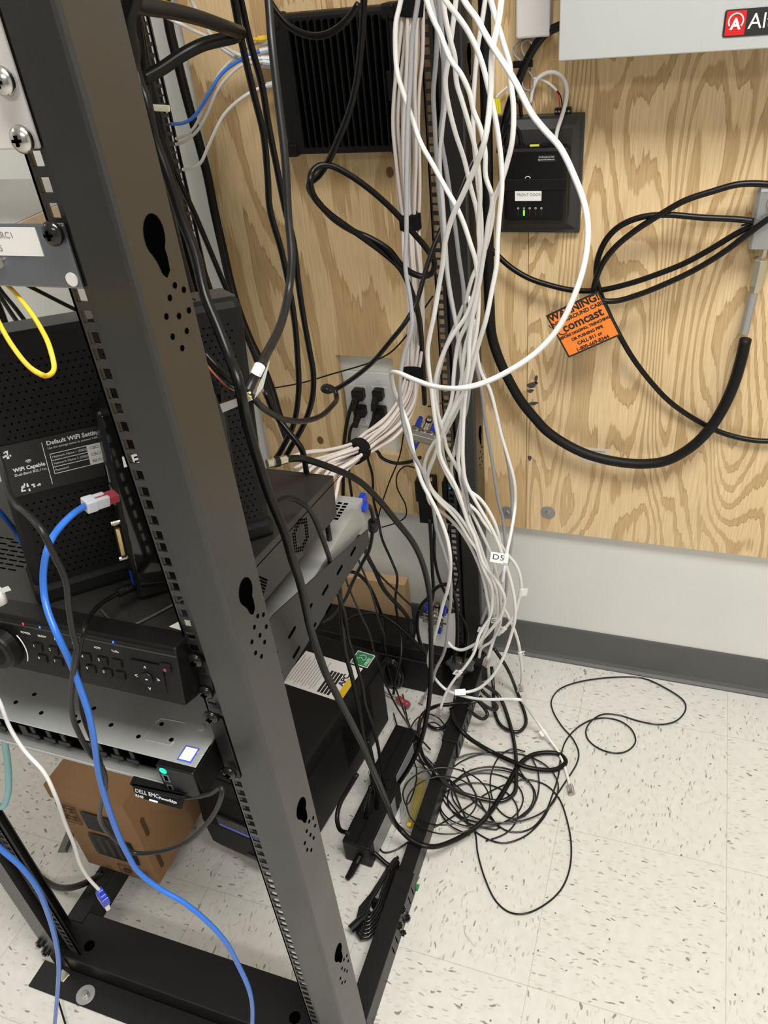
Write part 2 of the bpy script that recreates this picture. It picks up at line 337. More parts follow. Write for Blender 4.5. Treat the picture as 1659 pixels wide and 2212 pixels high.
for sgn in (1, -1):
    def SX(a, b): return (a, b) if sgn > 0 else (-.465-b, -.465-a)
    nm = 'side_rail'
    a0, a1 = SX(.0265, .0545); m1 = MB().box(a0, a1, -.90, -.12, .001, .0505); m1.build(nm, M['powder'], RL, offset=RO, bevel=.001)
    a0, a1 = SX(.0235, .0578)
    s1 = MB().box(a0, a1, -.90, -.646, .0008, .0535).build('rail_sleeve', M['powder'], RL, offset=RO, bevel=.001)
    s2 = MB().box(a0, a1, -.345, -.10, .0008, .0535).build('rail_sleeve', M['powder'], RL, offset=RO, bevel=.001)
    if sgn > 0:
        xs = .0579
        for k in range(13):
            yc = -.665-.0182*k if k < 7 else -.36-(-.0)*.0+(.0182*(k-7)+.012)
            if k >= 7: yc = -.33+.022*(k-7)
            sb = MB()
            for (dy, dz, l) in ((-.0025, .041, .0055), (0, .028, .010), (.0025, .0155, .0055)):
                sb.prism([(xs, yc+dy+y, dz+z-.001) for y, z in rr(.0035, l, .0016, 3)], (.0003, 0, 0))
            sb.build('slot_cluster', M['hole'], s1 if k < 7 else s2, offset=RO)
        for (px, py) in ((873, 1966), (882, 1984), (866, 2001), (874, 2018)):
            q = None
            d = ray(px, py); q = CAM+d*((.0610-CAM.x)/d.x)
            bl = MB(); bl.cyl((.0578, q.y, q.z), (.0625, q.y, q.z), .0065, 16); bl.cyl((.0625, q.y, q.z), (.0645, q.y, q.z), .0038, 6); bl.build('adjusting_bolt', M['cord'], s1, offset=RO)
for (px, py) in ((85, 2042), (97, 2060)):
    q = at(px, py, -.966); bl = MB(); bl.cyl((q.x, -.960, q.z), (q.x, -.967, q.z), .008, 16); bl.cyl((q.x, -.967, q.z), (q.x, -.970, q.z), .0045, 6); bl.build('corner_bolt', M['cord'], RL, offset=RO)
# concrete anchor with fender washer
p = atz(185, 2149, .0045)
an = thing('anchor_bolt', 'galvanised floor anchor with round washer on the rack foot', 'bolt', (p.x, p.y, .0036))
MB().cyl((0, 0, 0), (0, 0, .0018), .0165, 32).build('washer', M['zinc'], an, bevel=.0004)
MB().cyl((0, 0, .0018), (0, 0, .0075), .0062, 6).build('bolt_head', M['chrome'], an, bevel=.0006)
p = atz(138, 2110, .0045)
wd = MB().box(-.011, .008, -.008, .008, 0, .004).build('clip_tab', M['brass'], None, bevel=.001); wd.location = (p.x, p.y, .0037); wd.rotation_euler = (0, 0, -.2)
tag(wd, 'small flat metal clip lying on the rack foot beside the blue cable', 'metal clip')

# cage screws in the front right post
def screw(px, py, m, label, Y=-.9505, r=.0085, nut=False, name='rack_screw', snap=True):
    p = at(px, py, Y); z = min(HZ, key=lambda h: abs(h-p.z)) if snap else p.z; x = 0 if snap else p.x
    t = thing(name, label, 'screw', (x, Y, z), (0, 0, 0), 'screws along the front right post')
    b = MB(); prof = [(0, r), (.002, r*.96), (.004, r*.72), (.0052, r*.35), (.0055, .0005)]
    b.tube([(0, -y, 0) for y, _ in prof], [q for _, q in prof], 20); b.build('head', m, t, smooth=True)
    c = MB().box(-.0032, .0032, -.0062, -.0045, -.0009, .0009); c.box(-.0009, .0009, -.0062, -.0045, -.0032, .0032); c.build('cross_slot', M['hole'], t)
    return t
screw(10, 172, M['chrome'], 'upper chrome screw in the white panel at the top of the rack', Y=-.9545)
screw(46, 300, M['chrome'], 'lower chrome screw in the white panel at the top of the rack', Y=-.9545)
screw(125, 499, M['cord'], 'black screw holding the grey blue panel with the label', Y=-.9545)
screw(424, 1425, M['cord'], 'black screw at the upper ear of the recorder with the dial', Y=-.9505)
screw(446, 1494, M['cord'], 'black screw at the lower ear of the recorder with the dial', Y=-.9505)
screw(463, 1556, M['cord'], 'black screw just above the silver server lid corner', Y=-.9545)
screw(497, 1661, M['cord'], 'lowest black screw in the front right post, beside the server', Y=-.9545)

# ---------------------------------------------------------------- WHITE PANEL at the very top, router with label
t = thing('white_rack_panel', 'white rack device front held by two chrome screws, cut by the top left', 'rack device', (-.2325, -.948, 1.3450))
MB().box(-.2405, .2405, -.003, -.0005, -.0, .176).build('front_plate', M['cream'], t, bevel=.003)
MB().box(-.215, .215, 0.001, .016, .001, .174).build('case', M['cream'], t, bevel=.001)
MB().box(-.215, .215, .016, .62, .135, .174).build('added_shade_case', M['cream'], t, bevel=.001)  # unseen deep case, added above the view to shade the rack and floor
MB().box(.2095, .2115, -.0034, -.003, .008, .022).build('slot', M['hole'], t)
t = thing('rack_router', 'grey blue metal rack unit with a paper label strip, under the white panel', 'network device', (-.2325, -.948, 1.2555))
MB().box(-.2395, .2395, -.003, -.0005, 0, .0437).build('front_plate', M['steelgrey'], t, bevel=.003)
MB().box(-.215, .1950, 0.001, .125, .001, .0425).build('case', mat('satin_grey_metal_lid', (.45, .44, .42), .22, metal=.7), t, bevel=.001)
lb = MB().box(-.13, .2155, -.0036, -.003, .0225, .0415).build('label', M['paper'], t)
text('lettering', '05.064SS05, CIRC1', M['greyink'], lb, (.147, -.0037, .0365), .0062, FRONT, .0001)
text('lettering', 'P. RJ45', M['greyink'], lb, (.165, -.0037, .0275), .0062, FRONT, .0001)
b = MB(); b.cyl((.2325, -.0038, .0068), (.2325, -.003, .0068), .0048, 20); b.build('ear_slot', M['paper'], t)
b = MB(); b.cyl((.176, -.0055, .018), (.176, -.003, .018), .004, 16); b.build('small_screw', M['chrome'], t)

# ---------------------------------------------------------------- DVR on its two front ears, sagging towards the back
TILT = -.140
D = thing('video_recorder', 'black video recorder with jog dial, number keys and arrow pad', 'video recorder', (-.2325, -.948, .8545), (TILT, 0, 0))
MB().box(-.2195, .2195, 0, .362, 0, .0605).build('case', M['beigegrey'], D, bevel=.0012)
vb = MB()
for i in range(9):
    for j in range(4): vb.prism([(-.075+.014*j+.003*(i % 2)+x, .050+.0085*i+y, .0606) for x, y in rr(.011, .0018, .0008, 2)], (0, 0, .0003))
for i in range(7):
    for j in range(3): vb.prism([(-.115+.014*j+x, .04+.011*i+y, .0606) for x, y in rr(.011, .0018, .0008, 2)], (0, 0, .0003))
vb.build('top_vent', M['hole'], D)
# side grilles: round fan grille and diamond of hexagons
gb = MB(); xs = .2196
for rr_ in range(-9, 10):
    for cc in range(-6, 7):
        y = rr_*.0048; z = cc*.0042+(.0021 if rr_ % 2 else 0); q = math.hypot(y, z)
        if .0135 < q < .023: gb.prism([(xs, .252+y+.0017*math.cos(a), .030+z+.0017*math.sin(a)) for a in [PI/3*k for k in range(6)]], (.0003, 0, 0))
gb.build('fan_grille', M['hole'], D); gb = MB()
for i in range(8):
    for j in range(8):
        y = (i-j)*.0021; z = (i+j-7)*.0023; gb.prism([(xs, .142+y*1.2+.0013*math.cos(a), .022+z+.0015*math.sin(a)) for a in [PI/3*k for k in range(6)]], (.0003, 0, 0))
gb.build('side_grille', M['hole'], D)
MB().box(.2195, .2199, 0.0, .385, .050, .0508).build('seam', M['hole'], D)
for s in (-1, 1): MB().box(min(s*.2195, s*.241), max(s*.2195, s*.241), -.0025, -.0005, -.002, .0625).build('ear', M['powder'], D, bevel=.002)
bz = MB(); bz.prism([(-.2270, -.003, .0655), (-.2270, -.027, .0655), (-.2270, -.0285, .0615), (-.2270, -.031, -.0005), (-.2270, -.010, -.0055), (-.2270, -.003, -.0055)], (.4540, 0, 0))
bez = bz.build('bezel', M['black'], D, bevel=.0015)
MB().box(-.227, .227, -.0292, -.0284, .0560, .0575).build('bezel_line', M['darkgrey'], bez)
SL = math.atan2(.0025, .062)
def fx(x, z): return (x, -.0285-(.0615-z)*.0403, z)     # on the slightly raked front face
kn = MB(); c = Vector(fx(.018, .026)); kn.tube([c+Vector((0, -y, 0)) for y in (0, .010, .0125, .013)], [.0235, .0215, .020, .0185], 40); kn.cyl(c+Vector((0, -.013, 0)), c+Vector((0, -.0115, 0)), .0145, 32)
kn.build('jog_dial', M['black'], bez, smooth=False, bevel=.0008)
arc = MB(); arc.tube([c+Vector((.0295*math.cos(a), -.0008, .0295*math.sin(a))) for a in [math.radians(-25+8*k) for k in range(9)]], .0006, 6); arc.build('dial_mark', M['whiteink'], bez)
def key(x, z, s, name='number_key'):
    p = fx(x, z); b = MB(); b.prism([(p[0]+u, p[1]+.0006, p[2]+v) for u, v in rr(.0118, .0098, .002, 3)], (0, -.0022, 0)); k = b.build(name, M['matte'], bez, bevel=.0005)
    if s: text('lettering', s, M['whiteink'], k, (p[0]-.004, p[1]-.0018, p[2]+.0018), .0045, FRONT, .0001)
for i, s in enumerate(('1', '2', '3', '4', '5')): key(.063+.0195*i, .0340, s)
for i, s in enumerate(('6', '7', '8', '9', '0')): key(.0655+.0195*i, .0205, s)
key(.1575, .0345, ''); key(.1585, .0205, '')
MB().prism([(fx(.191, .026)[0]+u, fx(.191, .026)[1], .026+v) for u, v in rr(.038, .036, .005, 4)], (0, -.0012, 0)).build('arrow_pad', M['matte'], bez, bevel=.0004)
p = fx(.191, .026); MB().cyl((p[0], p[1]-.001, p[2]), (p[0], p[1]-.0030, p[2]), .0065, 24).build('enter_button', M['black'], bez, bevel=.0006)
for s, dx, dz in (('<', -.0125, 0), ('>', .0125, 0), ('^', 0, .0115), ('v', 0, -.0125)): text('lettering', s, M['whiteink'], bez, (p[0]+dx, p[1]-.0015, p[2]+dz), .007, FRONT, .0001, 'CENTER')
text('lettering', '-', M['whiteink'], bez, (p[0], p[1]-.0031, p[2]), .008, FRONT, .0001, 'CENTER', bold=.0002)
key(.2185-.005, .042, '', 'record_button'); q = fx(.2135, .0405); MB().cyl((q[0], q[1]-.002, q[2]), (q[0], q[1]-.0016-.0008, q[2]), .0018, 12).build('record_dot', M['redclear'], bez)
for i, (s, mm) in enumerate((('POWER', 'rled'), ('READY', 'screen'), ('STATUS', None), ('ALARM', None), ('HDD', None), ('Tx/Rx', 'screen'))):
    x = .052+.0205*i+(.004 if i > 3 else 0)
    text('lettering', s, M['whiteink'], bez, (x, -.0294, .0487), .0034, FRONT, .0001, 'CENTER')
    if mm: MB().box(x-.0006, x+.0006, -.0293, -.0284, .0583, .0603).build('indicator_light', M[mm], bez)
st = MB().prism([(.198, .006, .0606), (.236-.017, .003, .0606), (.2190, .020, .0606), (.205, .022, .0606)], (0, 0, .0004)).build('sticker', M['paper'], D)
# ---------------------------------------------------------------- cable modem standing on the recorder
def on_dvr(px, py, lift=0):
    d = ray(px, py); s = .1409; z0 = .8545+.0605*math.cos(TILT)+lift; y0 = -.948; k = (z0-s*(CAM.y-y0)-CAM.z)/(d.z+s*d.y); return CAM+d*k
mb_ = on_dvr(88, 1310); my = math.radians(50)
G = thing('cable_modem', 'large black perforated gateway modem standing upright with its wifi label', 'modem')
G.location = (mb_.x, mb_.y, mb_.z+.0005); G.rotation_euler = (Matrix.Rotation(TILT, 3, 'X') @ Matrix.Rotation(my, 3, 'Z')).to_euler()
pitch = -.0
Gd = MB(); Wd, Hd, Td = .257, .272, .058
R_ = Matrix.Rotation(math.atan2(.028, .257), 3, 'Y')
bm_ = MB(); bm_.box(0, Wd, 0, Td, 0.0, Hd); 
for v in bm_.bm.verts: v.co.z -= v.co.x*0
gm = bm_.build('case', M['matte'], G, bevel=.009)
gt = MB(); gt.box(.004, Wd-.004, .010, Td-.006, Hd-.001, Hd+.0008)
for v in gt.bm.verts: v.co.z -= v.co.x*0
gt.build('top_panel', M['darkgrey'], G)
gs = MB()
for i in range(16):
    for j in range(5):
        x = .12+i*.0062; y = .014+j*.0075+(.003 if i % 2 else 0); z = Hd+.0009
        gs.prism([(x+a, y+c_, z) for a, c_ in rr(.0012, .0055, .0005, 1)], (0, 0, .0004))
gs.build('top_vent', M['hole'], G)
gd = MB()
for i in range(36):
    for j in range(33):
        x = .014+i*.0064+(.0032 if j % 2 else 0); z0 = .030+j*.0068
        if x > .246: continue
        if .118 < z0 < .178 and x < .105: continue
        z = z0; gd.prism([(x+.0010*math.cos(a), -.0004, z+.0010*math.sin(a)) for a in [2*PI*k/6 for k in range(6)]], (0, .0005, 0))
gd.build('perforation', M['hole'], G)
gf = MB(); gf.box(-.002, Wd+.002, -.004, Td+.003, .0, .0225)
for v in gf.bm.verts: v.co.z -= v.co.x*0
gf.build('foot_band', M['matte'], G, bevel=.006)
lab = MB().box(.004, .1035, -.0012, -.0006, .1225, .1745).build('wifi_label', M['ink'], G)
def gtext(s, x, z, size, m='whiteink', bold=0): return text('lettering', s, M[m], lab, (x, -.0014, z), size, (PI/2, 0, 0), .0001, bold=bold)
gtext('Default WiFi Settings', .0445, .1680, .0060, bold=.00015); gtext('Use the settings below to connect WiFi capable', .0445, .1630, .0029)
gtext('WiFi Capable', .0105, .1490, .0052, bold=.00015); gtext('Dual-Band 802.11ac', .0105, .1440, .0036)
w_ = MB()
for rr2 in (.0012, .0024, .0036): w_.tube([(.0255+rr2*math.cos(a), -.0014, .1540+rr2*math.sin(a)-.001) for a in [math.radians(40+20*k) for k in range(6)]], .0003, 5)
w_.build('wifi_mark', M['whiteink'], lab)
tb = MB(); tb.box(.0405, .0411, -.0015, -.0012, .127, .170)
for r_ in range(4): z = .1570-r_*.0068; tb.box(.0450, .1035, -.0015, -.0012, z-.0003, z+.0003)
tb.box(.0450, .0455, -.0015, -.0012, .1366, .157)
tb.build('table_lines', M['whiteink'], lab)
MB().box(.079, .1035, -.0014, -.0012, .1368, .1568).build('value_boxes', M['paper'], lab)
for i, (a, b_) in enumerate((('Network Name 1 (SSID)', 'CBCI - 565'), ('Network Name 2 (SSID)', 'CBCI - 565'), ('Password', 'RK7C74C3'))):
    z = .1536-i*.0068; gtext(a, .0465, z, .0032); gtext(b_, .0815, z, .0042, 'ink')
pt = MB(); random.seed(8)
for k in range(14):
    x = .012+random.random()*.018; z = .1245+random.random()*.008; pt.box(x, x+.001+random.random()*.002, -.0015, -.0012, z, z+.001+random.random()*.0015)
for k in range(8):
    x = .005+random.random()*.008; z = .160+random.random()*.010; pt.box(x, x+.001+random.random()*.002, -.0015, -.0012, z, z+.001+random.random()*.0015)
pt.build('worn_print', M['whiteink'], lab)

# ---------------------------------------------------------------- mini computer on a wire stand in front of the modem
pb = on_dvr(325, 1304)
A_ = on_dvr(322, 1303); B_ = on_dvr(385, 1281)
yw = math.radians(47)
P = thing('mini_computer', 'small gloss black mini computer standing on edge in front of the modem', 'mini computer', (A_.x-.009, A_.y-.003, A_.z+.004)); P.rotation_euler = (Matrix.Rotation(TILT, 3, 'X') @ Matrix.Rotation(yw, 3, 'Z')).to_euler()
HP = .203; WP = .118; TP = .034
MB().box(0, WP, 0, TP, 0, HP).build('case', M['black'], P, bevel=.004)
MB().box(.004, WP-.003, -.0012, .001, .004, HP-.005).build('gloss_face', M['gloss'], P, bevel=.0008)
text('lettering', 'BEE', M['whiteink'], P, (.013, -.0014, .150), .014, FRONT, .0001, bold=.0006)
rb_ = MB()
for k in range(15): rb_.box(.040, .108, -.0020, -.0012, .034+k*.0045, .0352+k*.0045)
rb_.build('rib_pattern', M['matte'], P)
sd = MB()
for z0, z1 in ((.128, .146), (.104, .122)): sd.box(-.0012, 0, .012, .0225, z0, z1)
sd.build('usb_port', M['steelgrey'], P)
MB().box(-.0014, 0, .013, .021, .1292, .1448).build('usb_gap', M['hole'], P)
v = MB(); v.box(-.006, 0, .009, .021, .048, .080); v.build('display_port', M['gold'], P, bevel=.002)
for z in (.084, .044): sc = MB(); sc.cyl((-.008, .015, z), (0, .015, z), .0028, 10); sc.build('port_screw', M['chrome'], P)
MB().box(-.0012, 0, .010, .020, .014, .026).build('usb_port', M['dblue'], P)
def cat(pts, sub=6, ends=False):
    P_ = [Vector(p) for p in pts]; out = []
    if len(P_) < 3: return P_
    E_ = [P_[0]*2-P_[1]]+P_+[P_[-1]*2-P_[-2]]
    for i in range(1, len(E_)-2):
        p0, p1, p2, p3 = E_[i-1:i+3]
        t0 = 0; t1 = t0+max((p1-p0).length, 1e-6)**.5; t2 = t1+max((p2-p1).length, 1e-6)**.5; t3 = t2+max((p3-p2).length, 1e-6)**.5
        for k in range(sub):
            t = t1+(t2-t1)*k/sub
            a1 = p0*((t1-t)/(t1-t0))+p1*((t-t0)/(t1-t0)); a2 = p1*((t2-t)/(t2-t1))+p2*((t-t1)/(t2-t1)); a3 = p2*((t3-t)/(t3-t2))+p3*((t-t2)/(t3-t2))
            b1 = a1*((t2-t)/(t2-t0))+a2*((t-t0)/(t2-t0)); b2 = a2*((t3-t)/(t3-t1))+a3*((t-t1)/(t3-t1))
            out.append(b1*((t2-t)/(t2-t1))+b2*((t-t1)/(t2-t1)))
    out.append(P_[-1]); return out
ws = [on_dvr(x, y, .003) for x, y in ((217, 1315), (235, 1335), (252, 1354), (262, 1358), (285, 1352), (330, 1330), (385, 1300), (425, 1275))]
tag(MB().tube(cat(ws, 4), .0016, 8).build('wire_stand', mat('bare_dark_wire', (.12, .115, .11), .3, metal=.7), None, smooth=True), 'bent dark wire stand lying on the recorder lid under the mini computer', 'wire stand')

# ---------------------------------------------------------------- 1U server pulled slightly forward, on a vented cantilever shelf
S = thing('rack_server', 'silver topped one-unit server with its bezel off, below the recorder', 'server', (-.2325, -.98, .7215))
ch = MB(); ch.box(-.2165, .2165, .030, .487, .0015, .0445); ch.box(-.2165, .2165, -.004, .03, .0, .0018); ch.box(-.2165, .2165, -.004, -.0025, .0, .0045); ch.build('case', M['silver'], S, bevel=.0008)
MB().box(-.2165, .2165, -.002, .487, .0445, .0457).build('lid', M['silver'], S, bevel=.0006)
MB().box(-.2165, .2155, .1225, .1240, .0457, .0462).build('lid_seam', M['chrome'], S)
for (px, py) in ((74, 1500), (34, 1517), (89, 1540), (162, 1548), (170, 1559), (240, 1566), (203, 1530), (299, 1591), (349, 1564), (370, 1598)):
    p = atz(px, py, .7673); mk = MB(); mk.prism([(p.x+.2325+u, p.y+.98+v, .0457) for u, v in disc(.0026, 10)], (0, 0, .0003)); mk.build('rivet_hole', M['hole'], S)
eb = MB(); pl = [atz(x, y, .7673) for x, y in ((400, 1561), (350, 1552), (336, 1560), (312, 1592), (316, 1598), (368, 1610), (376, 1603))]
eb.tube([(p.x+.2325, p.y+.98, .0458) for p in pl], .0007, 6); eb.build('embossed_panel', M['silver'], S)
for i, (x, y) in enumerate(((435, 1572), (434, 1628))): p = atz(x, y, .7673); MB().cyl((p.x+.2325, p.y+.98, .0457), (p.x+.2325, p.y+.98, .047), .0042, 16).build('lid_screw', M['silver'], S, bevel=.0004)
p = atz(407, 1629, .7673); st = MB().box(-.0085, .0085, -.0095, .0095, 0, .0003).build('sticker', M['bluecard'], S); st.location = (p.x+.2325, p.y+.98, .0458)
st2 = MB().box(-.0068, .0068, -.0078, .0078, .0003, .0005).build('sticker_face', M['paper'], st)
dk = MB(); dk.box(-.214, .214, .013, .030, .0022, .0438); dk.build('drive_bay_front', M['hole'], S)
for k in range(4):
    x = -.205+k*.0905; dc = MB(); dc.box(x, x+.084, .008, .014, .006, .009); dc.box(x, x+.084, .004, .014, .036, .0385)
    for q in (.018, .040, .06): dc.box(x+q, x+q+.006, .004, .014, .010, .034); dc.box(x+q-.006, x+q+.010, .003, .008, .016, .022)
    dc.box(x+.002, x+.012, .004, .014, .012, .032); dc.build('drive_carrier', M['black'], S, bevel=.0008)
cp = MB().box(.172, .2165, -.009, .004, .001, .0435).build('control_panel', M['black'], S, bevel=.0015)
MB().cyl((.1795, -.0095, .0365), (.1795, -.0085, .0365), .0042, 20).build('power_button', M['gled2'], cp)
u = MB(); u.box(.1765, .1845, -.0100, -.009, .020, .031); u.box(.1775, .1840, -.0100, -.009, .006, .014); u.build('front_port', M['steelgrey'], cp)
u = MB(); u.box(.1783, .1827, -.0102, -.01, .0215, .0295); u.box(.179, .1828, -.0102, -.01, .0072, .013); u.build('port_gap', M['hole'], cp)
MB().box(.2165, .2185, -.006, .07, .002, .043).build('side_latch', M['black'], S)
# pull-out information tag
itag = MB().prism([(.1290, -.003, .0015), (.1930, -.003, .0015), (.1995, -.008, .0015), (.1900, -.0150, .0015), (.1400, -.0170, .0015), (.1310, -.014, .0015)], (0, 0, .002)).build('info_tag', M['matte'], S)
itag.location = (0, 0, 0)
TF = MB().prism([(.1340, -.0145, .0035), (.1385, -.0185, -.0105), (.1940, -.0185, -.0105), (.1985, -.0115, .0035)], (0, .002, 0)).build('tag_face', M['matte'], itag)
def tg_(s_, x, z, size, sx=1, b=0): return text('lettering', s_, M['whiteink'], itag, (x, -.0167-(.0035-z)*.25, z), size, (PI/2-.25, 0, 0), .0001, sx=sx, bold=b)
tg_('DELL EMC', .1390, .0000, .0070, .95); tg_('R340', .1385, -.0065, .0048, 1, .0001); tg_('PowerEdge', .1690, -.0012, .0047, 1, .0001)
MB().box(.1560, .1660, -.0200, -.0190, -.0080, -.0066).build('light_bar', M['wled'], itag)
# rear of the server: vent and blue latch
rv = MB()
for i in range(9):
    for j in range(6): rv.box(.118+i*.0095, .1245+i*.0095, .470-j*.0075-.0045, .470-j*.0075, .0457, .0460)
rv.build('rear_vent', M['hole'], S)
MB().box(.207, .216, .487, .505, .018, .043).build('psu_latch', M['dblue'], S, bevel=.001)
sh = thing('rack_shelf', 'dark grey slotted steel shelf bracket carrying the silver server', 'rack shelf', (-.2325, -.948, .700))
MB().box(-.222, .222, 0, .43, .016, .0185).build('shelf_plate', M['beigegrey'], sh, bevel=.0008)
for s in (-1, 1):
    x = s*.2235; br = MB(); br.prism([(x, .0, .020), (x, .0, .112), (x, .15, .112), (x, .26, .078), (x, .44, .022), (x, .44, -.005), (x, .35, .004), (x, .0, .016)], (s*.0015, 0, 0))
    bk = br.build('side_bracket', M['beigegrey'], sh)
    for i in range(7):
        for j in range(2):
            y = .08+i*.05; z = .068-j*.034-i*.006
            if i > 3: z -= .005; 
            if j == 1 and i > 4: continue
            sl = MB(); sl.prism([(x+s*.0016, y+u_, z+v_) for u_, v_ in rr(.021, .0050, .0024, 3)], (s*.0003, 0, 0)); sl.build('slot', M['hole'], bk)
    MB().box(min(x, x+s*.0175), max(x, x+s*.0175), -.0025, -.0005, .016, .112).build('front_ear', M['powder'], sh, bevel=.001)

# ---------------------------------------------------------------- UPS on the floor
ua = math.radians(-7.5)
U = thing('battery_backup', 'large black tower battery backup on the floor with paper labels on top', 'battery backup', (-.1178, -.285, 0), (0, 0, ua))
MB().box(-.170, 0, -.395, 0, .004, .219).build('case', M['matte'], U, bevel=.006)
fz = MB(); fz.prism([(-.172, -.395, .02), (-.172, -.410, .006), (-.172, -.425, .045), (-.172, -.430, .12), (-.172, -.420, .212), (-.172, -.395, .2215)], (.174, 0, 0)); fzz = fz.build('front_bezel', M['matte'], U, bevel=.004)
MB().box(-.13, -.03, -.4315, -.424, .128, .160).build('display', M['gloss'], fzz, bevel=.002)
MB().box(-.125, -.035, -.4322, -.4300, .133, .137).build('display_line', mat('blue_display_glow', (.12, .14, .6), .4, emit=.25), fzz)
MB().box(-.085, -.045, -.432, -.425, .052, .058).build('emblem', M['steelgrey'], fzz, bevel=.001)
sv = MB()
for i in range(26):
    for j in range(16): sv.box(0.0, .0004, -.18+i*.0046, -.1785+i*.0046, .055+j*.0075, .059+j*.0075)
sv.build('side_vent', M['hole'], U)
MB().box(0, .0015, -.395, -.01, .176, .180).build('side_ridge', M['matte'], U)
la = MB().box(-.150, -.012, -.152, -.056, .2192, .2196).build('instruction_label', M['paper'], U)
yb = MB().box(-.027, -.012, -.152, -.092, .2196, .2199).build('yellow_stripe', M['yellowink'], la)
dk = MB(); 
for k in range(4): dk.box(-.070+k*.0075, -.0645+k*.0075, -.146, -.085, .2196, .2198)
dk.build('printed_block', M['ink'], la)
ln = MB()
for k in range(11): ln.box(-.145+k*.0062, -.1438+k*.0062, -.146+(k % 3)*.004, -.066-(k % 2)*.01, .2196, .2198)
ln.build('printed_lines', M['greyink'], la)
text('lettering', 'APC', M['ink'], la, (-.033, -.115, .2200), .017, (0, 0, PI/2), .0001, bold=.0006)
gr = MB().box(-.046, -.004, -.052, -.014, .2192, .2197).build('free_label', M['paper'], U); MB().box(-.044, -.006, -.050, -.016, .2197, .2199).build('green_field', M['green'], gr)
text('lettering', 'FREE', M['whiteink'], gr, (-.011, -.047, .2201), .010, (0, 0, PI/2), .0001, bold=.0003)
hm = MB(); hm.tube(cat([(-.037, -.036, .2201), (-.030, -.030, .2201), (-.022, -.036, .2201), (-.019, -.028, .2201), (-.026, -.022, .2201), (-.034, -.026, .2201)], 4), .0007, 5); hm.build('hand_mark', M['whiteink'], gr)

# ---------------------------------------------------------------- black case and cardboard behind the battery backup
t = thing('flat_black_case', 'flat black equipment case on the floor behind the battery backup', 'equipment case', (-.20, -.13, 0), (0, 0, -.03))
MB().box(-.20, .185, -.052, .045, .0, .135).build('body', M['matte'], t, bevel=.004); MB().box(-.198, .183, -.0535, .0, .1, .103).build('lid_line', M['darkgrey'], t)
b = MB().box(-.20, .105, -.012, .018, 0, .205); cb = b.build('cardboard_carton', M['card2'], None, bevel=.001); cb.location = (-.245, -.045, 0); cb.rotation_euler = (0, 0, .02)
tag(cb, 'tan cardboard carton edge leaning on the wall behind the black case', 'cardboard')
# cardboard box bottom left
c0 = atz(345, 1911, .053); c1 = atz(205, 1868, .053)
ya = math.atan2(c0.y-c1.y, c0.x-c1.x)
CB = thing('cardboard_box', 'brown cardboard carton with printed black panels under the server', 'cardboard box', (c0.x, c0.y, .053), (0, 0, ya))
Wc = .160; Dc = .200; Hc = .243
MB().box(-Wc, 0, 0, Dc, 0, Hc).build('carton', M['card'], CB, bevel=.002)
fl = MB().box(-Wc-.002, .001, -.003, .003, Hc-.034, Hc+.002); fl.box(-Wc-.002, .001, -.003, Dc+.002, Hc, Hc+.003); fl.build('lid_flap', M['card'], CB, bevel=.001)
for z in (.150, .050): hs = MB(); hs.prism([(.0005, .022+y, z+zz) for y, zz in rr(.009, .050, .004, 4)], (.0006, 0, 0)); hs.build('hand_slot', mat('dark_card_slot', (.10, .05, .022), .9), CB)
ring = MB(); ring.tube([(.0012, .105+.028*math.cos(2*PI*k/24), .165+.028*math.sin(2*PI*k/24)) for k in range(25)], .0014, 5); ring.tube([(.0012, .105+.022*math.cos(2*PI*k/24), .165+.022*math.sin(2*PI*k/24)) for k in range(25)], .001, 5)
rg = ring.build('round_emblem', mat('brown_print', (.09, .045, .02), .8), CB); MB().box(.0006, .0014, .090, .121, .150, .180).build('emblem_figure', MATS['brown_print'], rg)
pk = MB(); pk.box(-.106, -.040, -.0036, -.003, Hc-.104, Hc-.052); pk.build('black_print_panel', M['ink'], CB); pk = MB(); pk.box(-.112, -.022, -.0036, -.003, .058, .125); pk.build('black_print_panel', M['ink'], CB)
bp_ = MATS['brown_print']; pr = MB()
def frame(x0, x1, z0, z1, w=.0012):
    pr.box(x0, x1, -.0036, -.003, z0, z0+w); pr.box(x0, x1, -.0036, -.003, z1-w, z1); pr.box(x0, x0+w, -.0036, -.003, z0, z1); pr.box(x1-w, x1, -.0036, -.003, z0, z1)
frame(-.156, -.116, Hc-.098, Hc-.046)
for (x, z) in ((-.152, Hc-.066), (-.134, Hc-.066), (-.152, Hc-.09), (-.134, Hc-.09)): pr.box(x, x+.014, -.0036, -.003, z, z+.003); pr.box(x+.005, x+.009, -.0036, -.003, z, z+.013); pr.box(x, x+.014, -.0036, -.003, z+.010, z+.012)
pr.build('printed_symbols', bp_, CB); pr = MB(); frame(-.078, -.015, .008, .040); pr.box(-.070, -.054, -.0036, -.003, .016, .028); pr.box(-.040, -.024, -.0036, -.003, .014, .032)
pr.build('printed_symbols', bp_, CB)
wl = MB()
for k in range(5): wl.box(-.115+k*.018, -.106+k*.018, -.0039, -.0036, .064, .118)
wl.build('panel_text', mat('dim_print', (.06, .05, .04), .8), CB)
br = MB(); p1 = atz(130, 1840, .003); p2 = atz(160, 1768, .003); d = (p2-p1); a_ = math.atan2(d.y, d.x)
br.box(0, .105, -.012, .006, 0, .0016); br.box(0, .105, -.014, -.012, 0, .013); o = br.build('metal_strip', mat('tarnished_metal', (.16, .15, .13), .45, metal=.5), None); o.location = (p1.x, p1.y, 0.0005); o.rotation_euler = (0, 0, a_)
tag(o, 'thin angled metal strip lying on the floor behind the cardboard carton', 'metal strip')

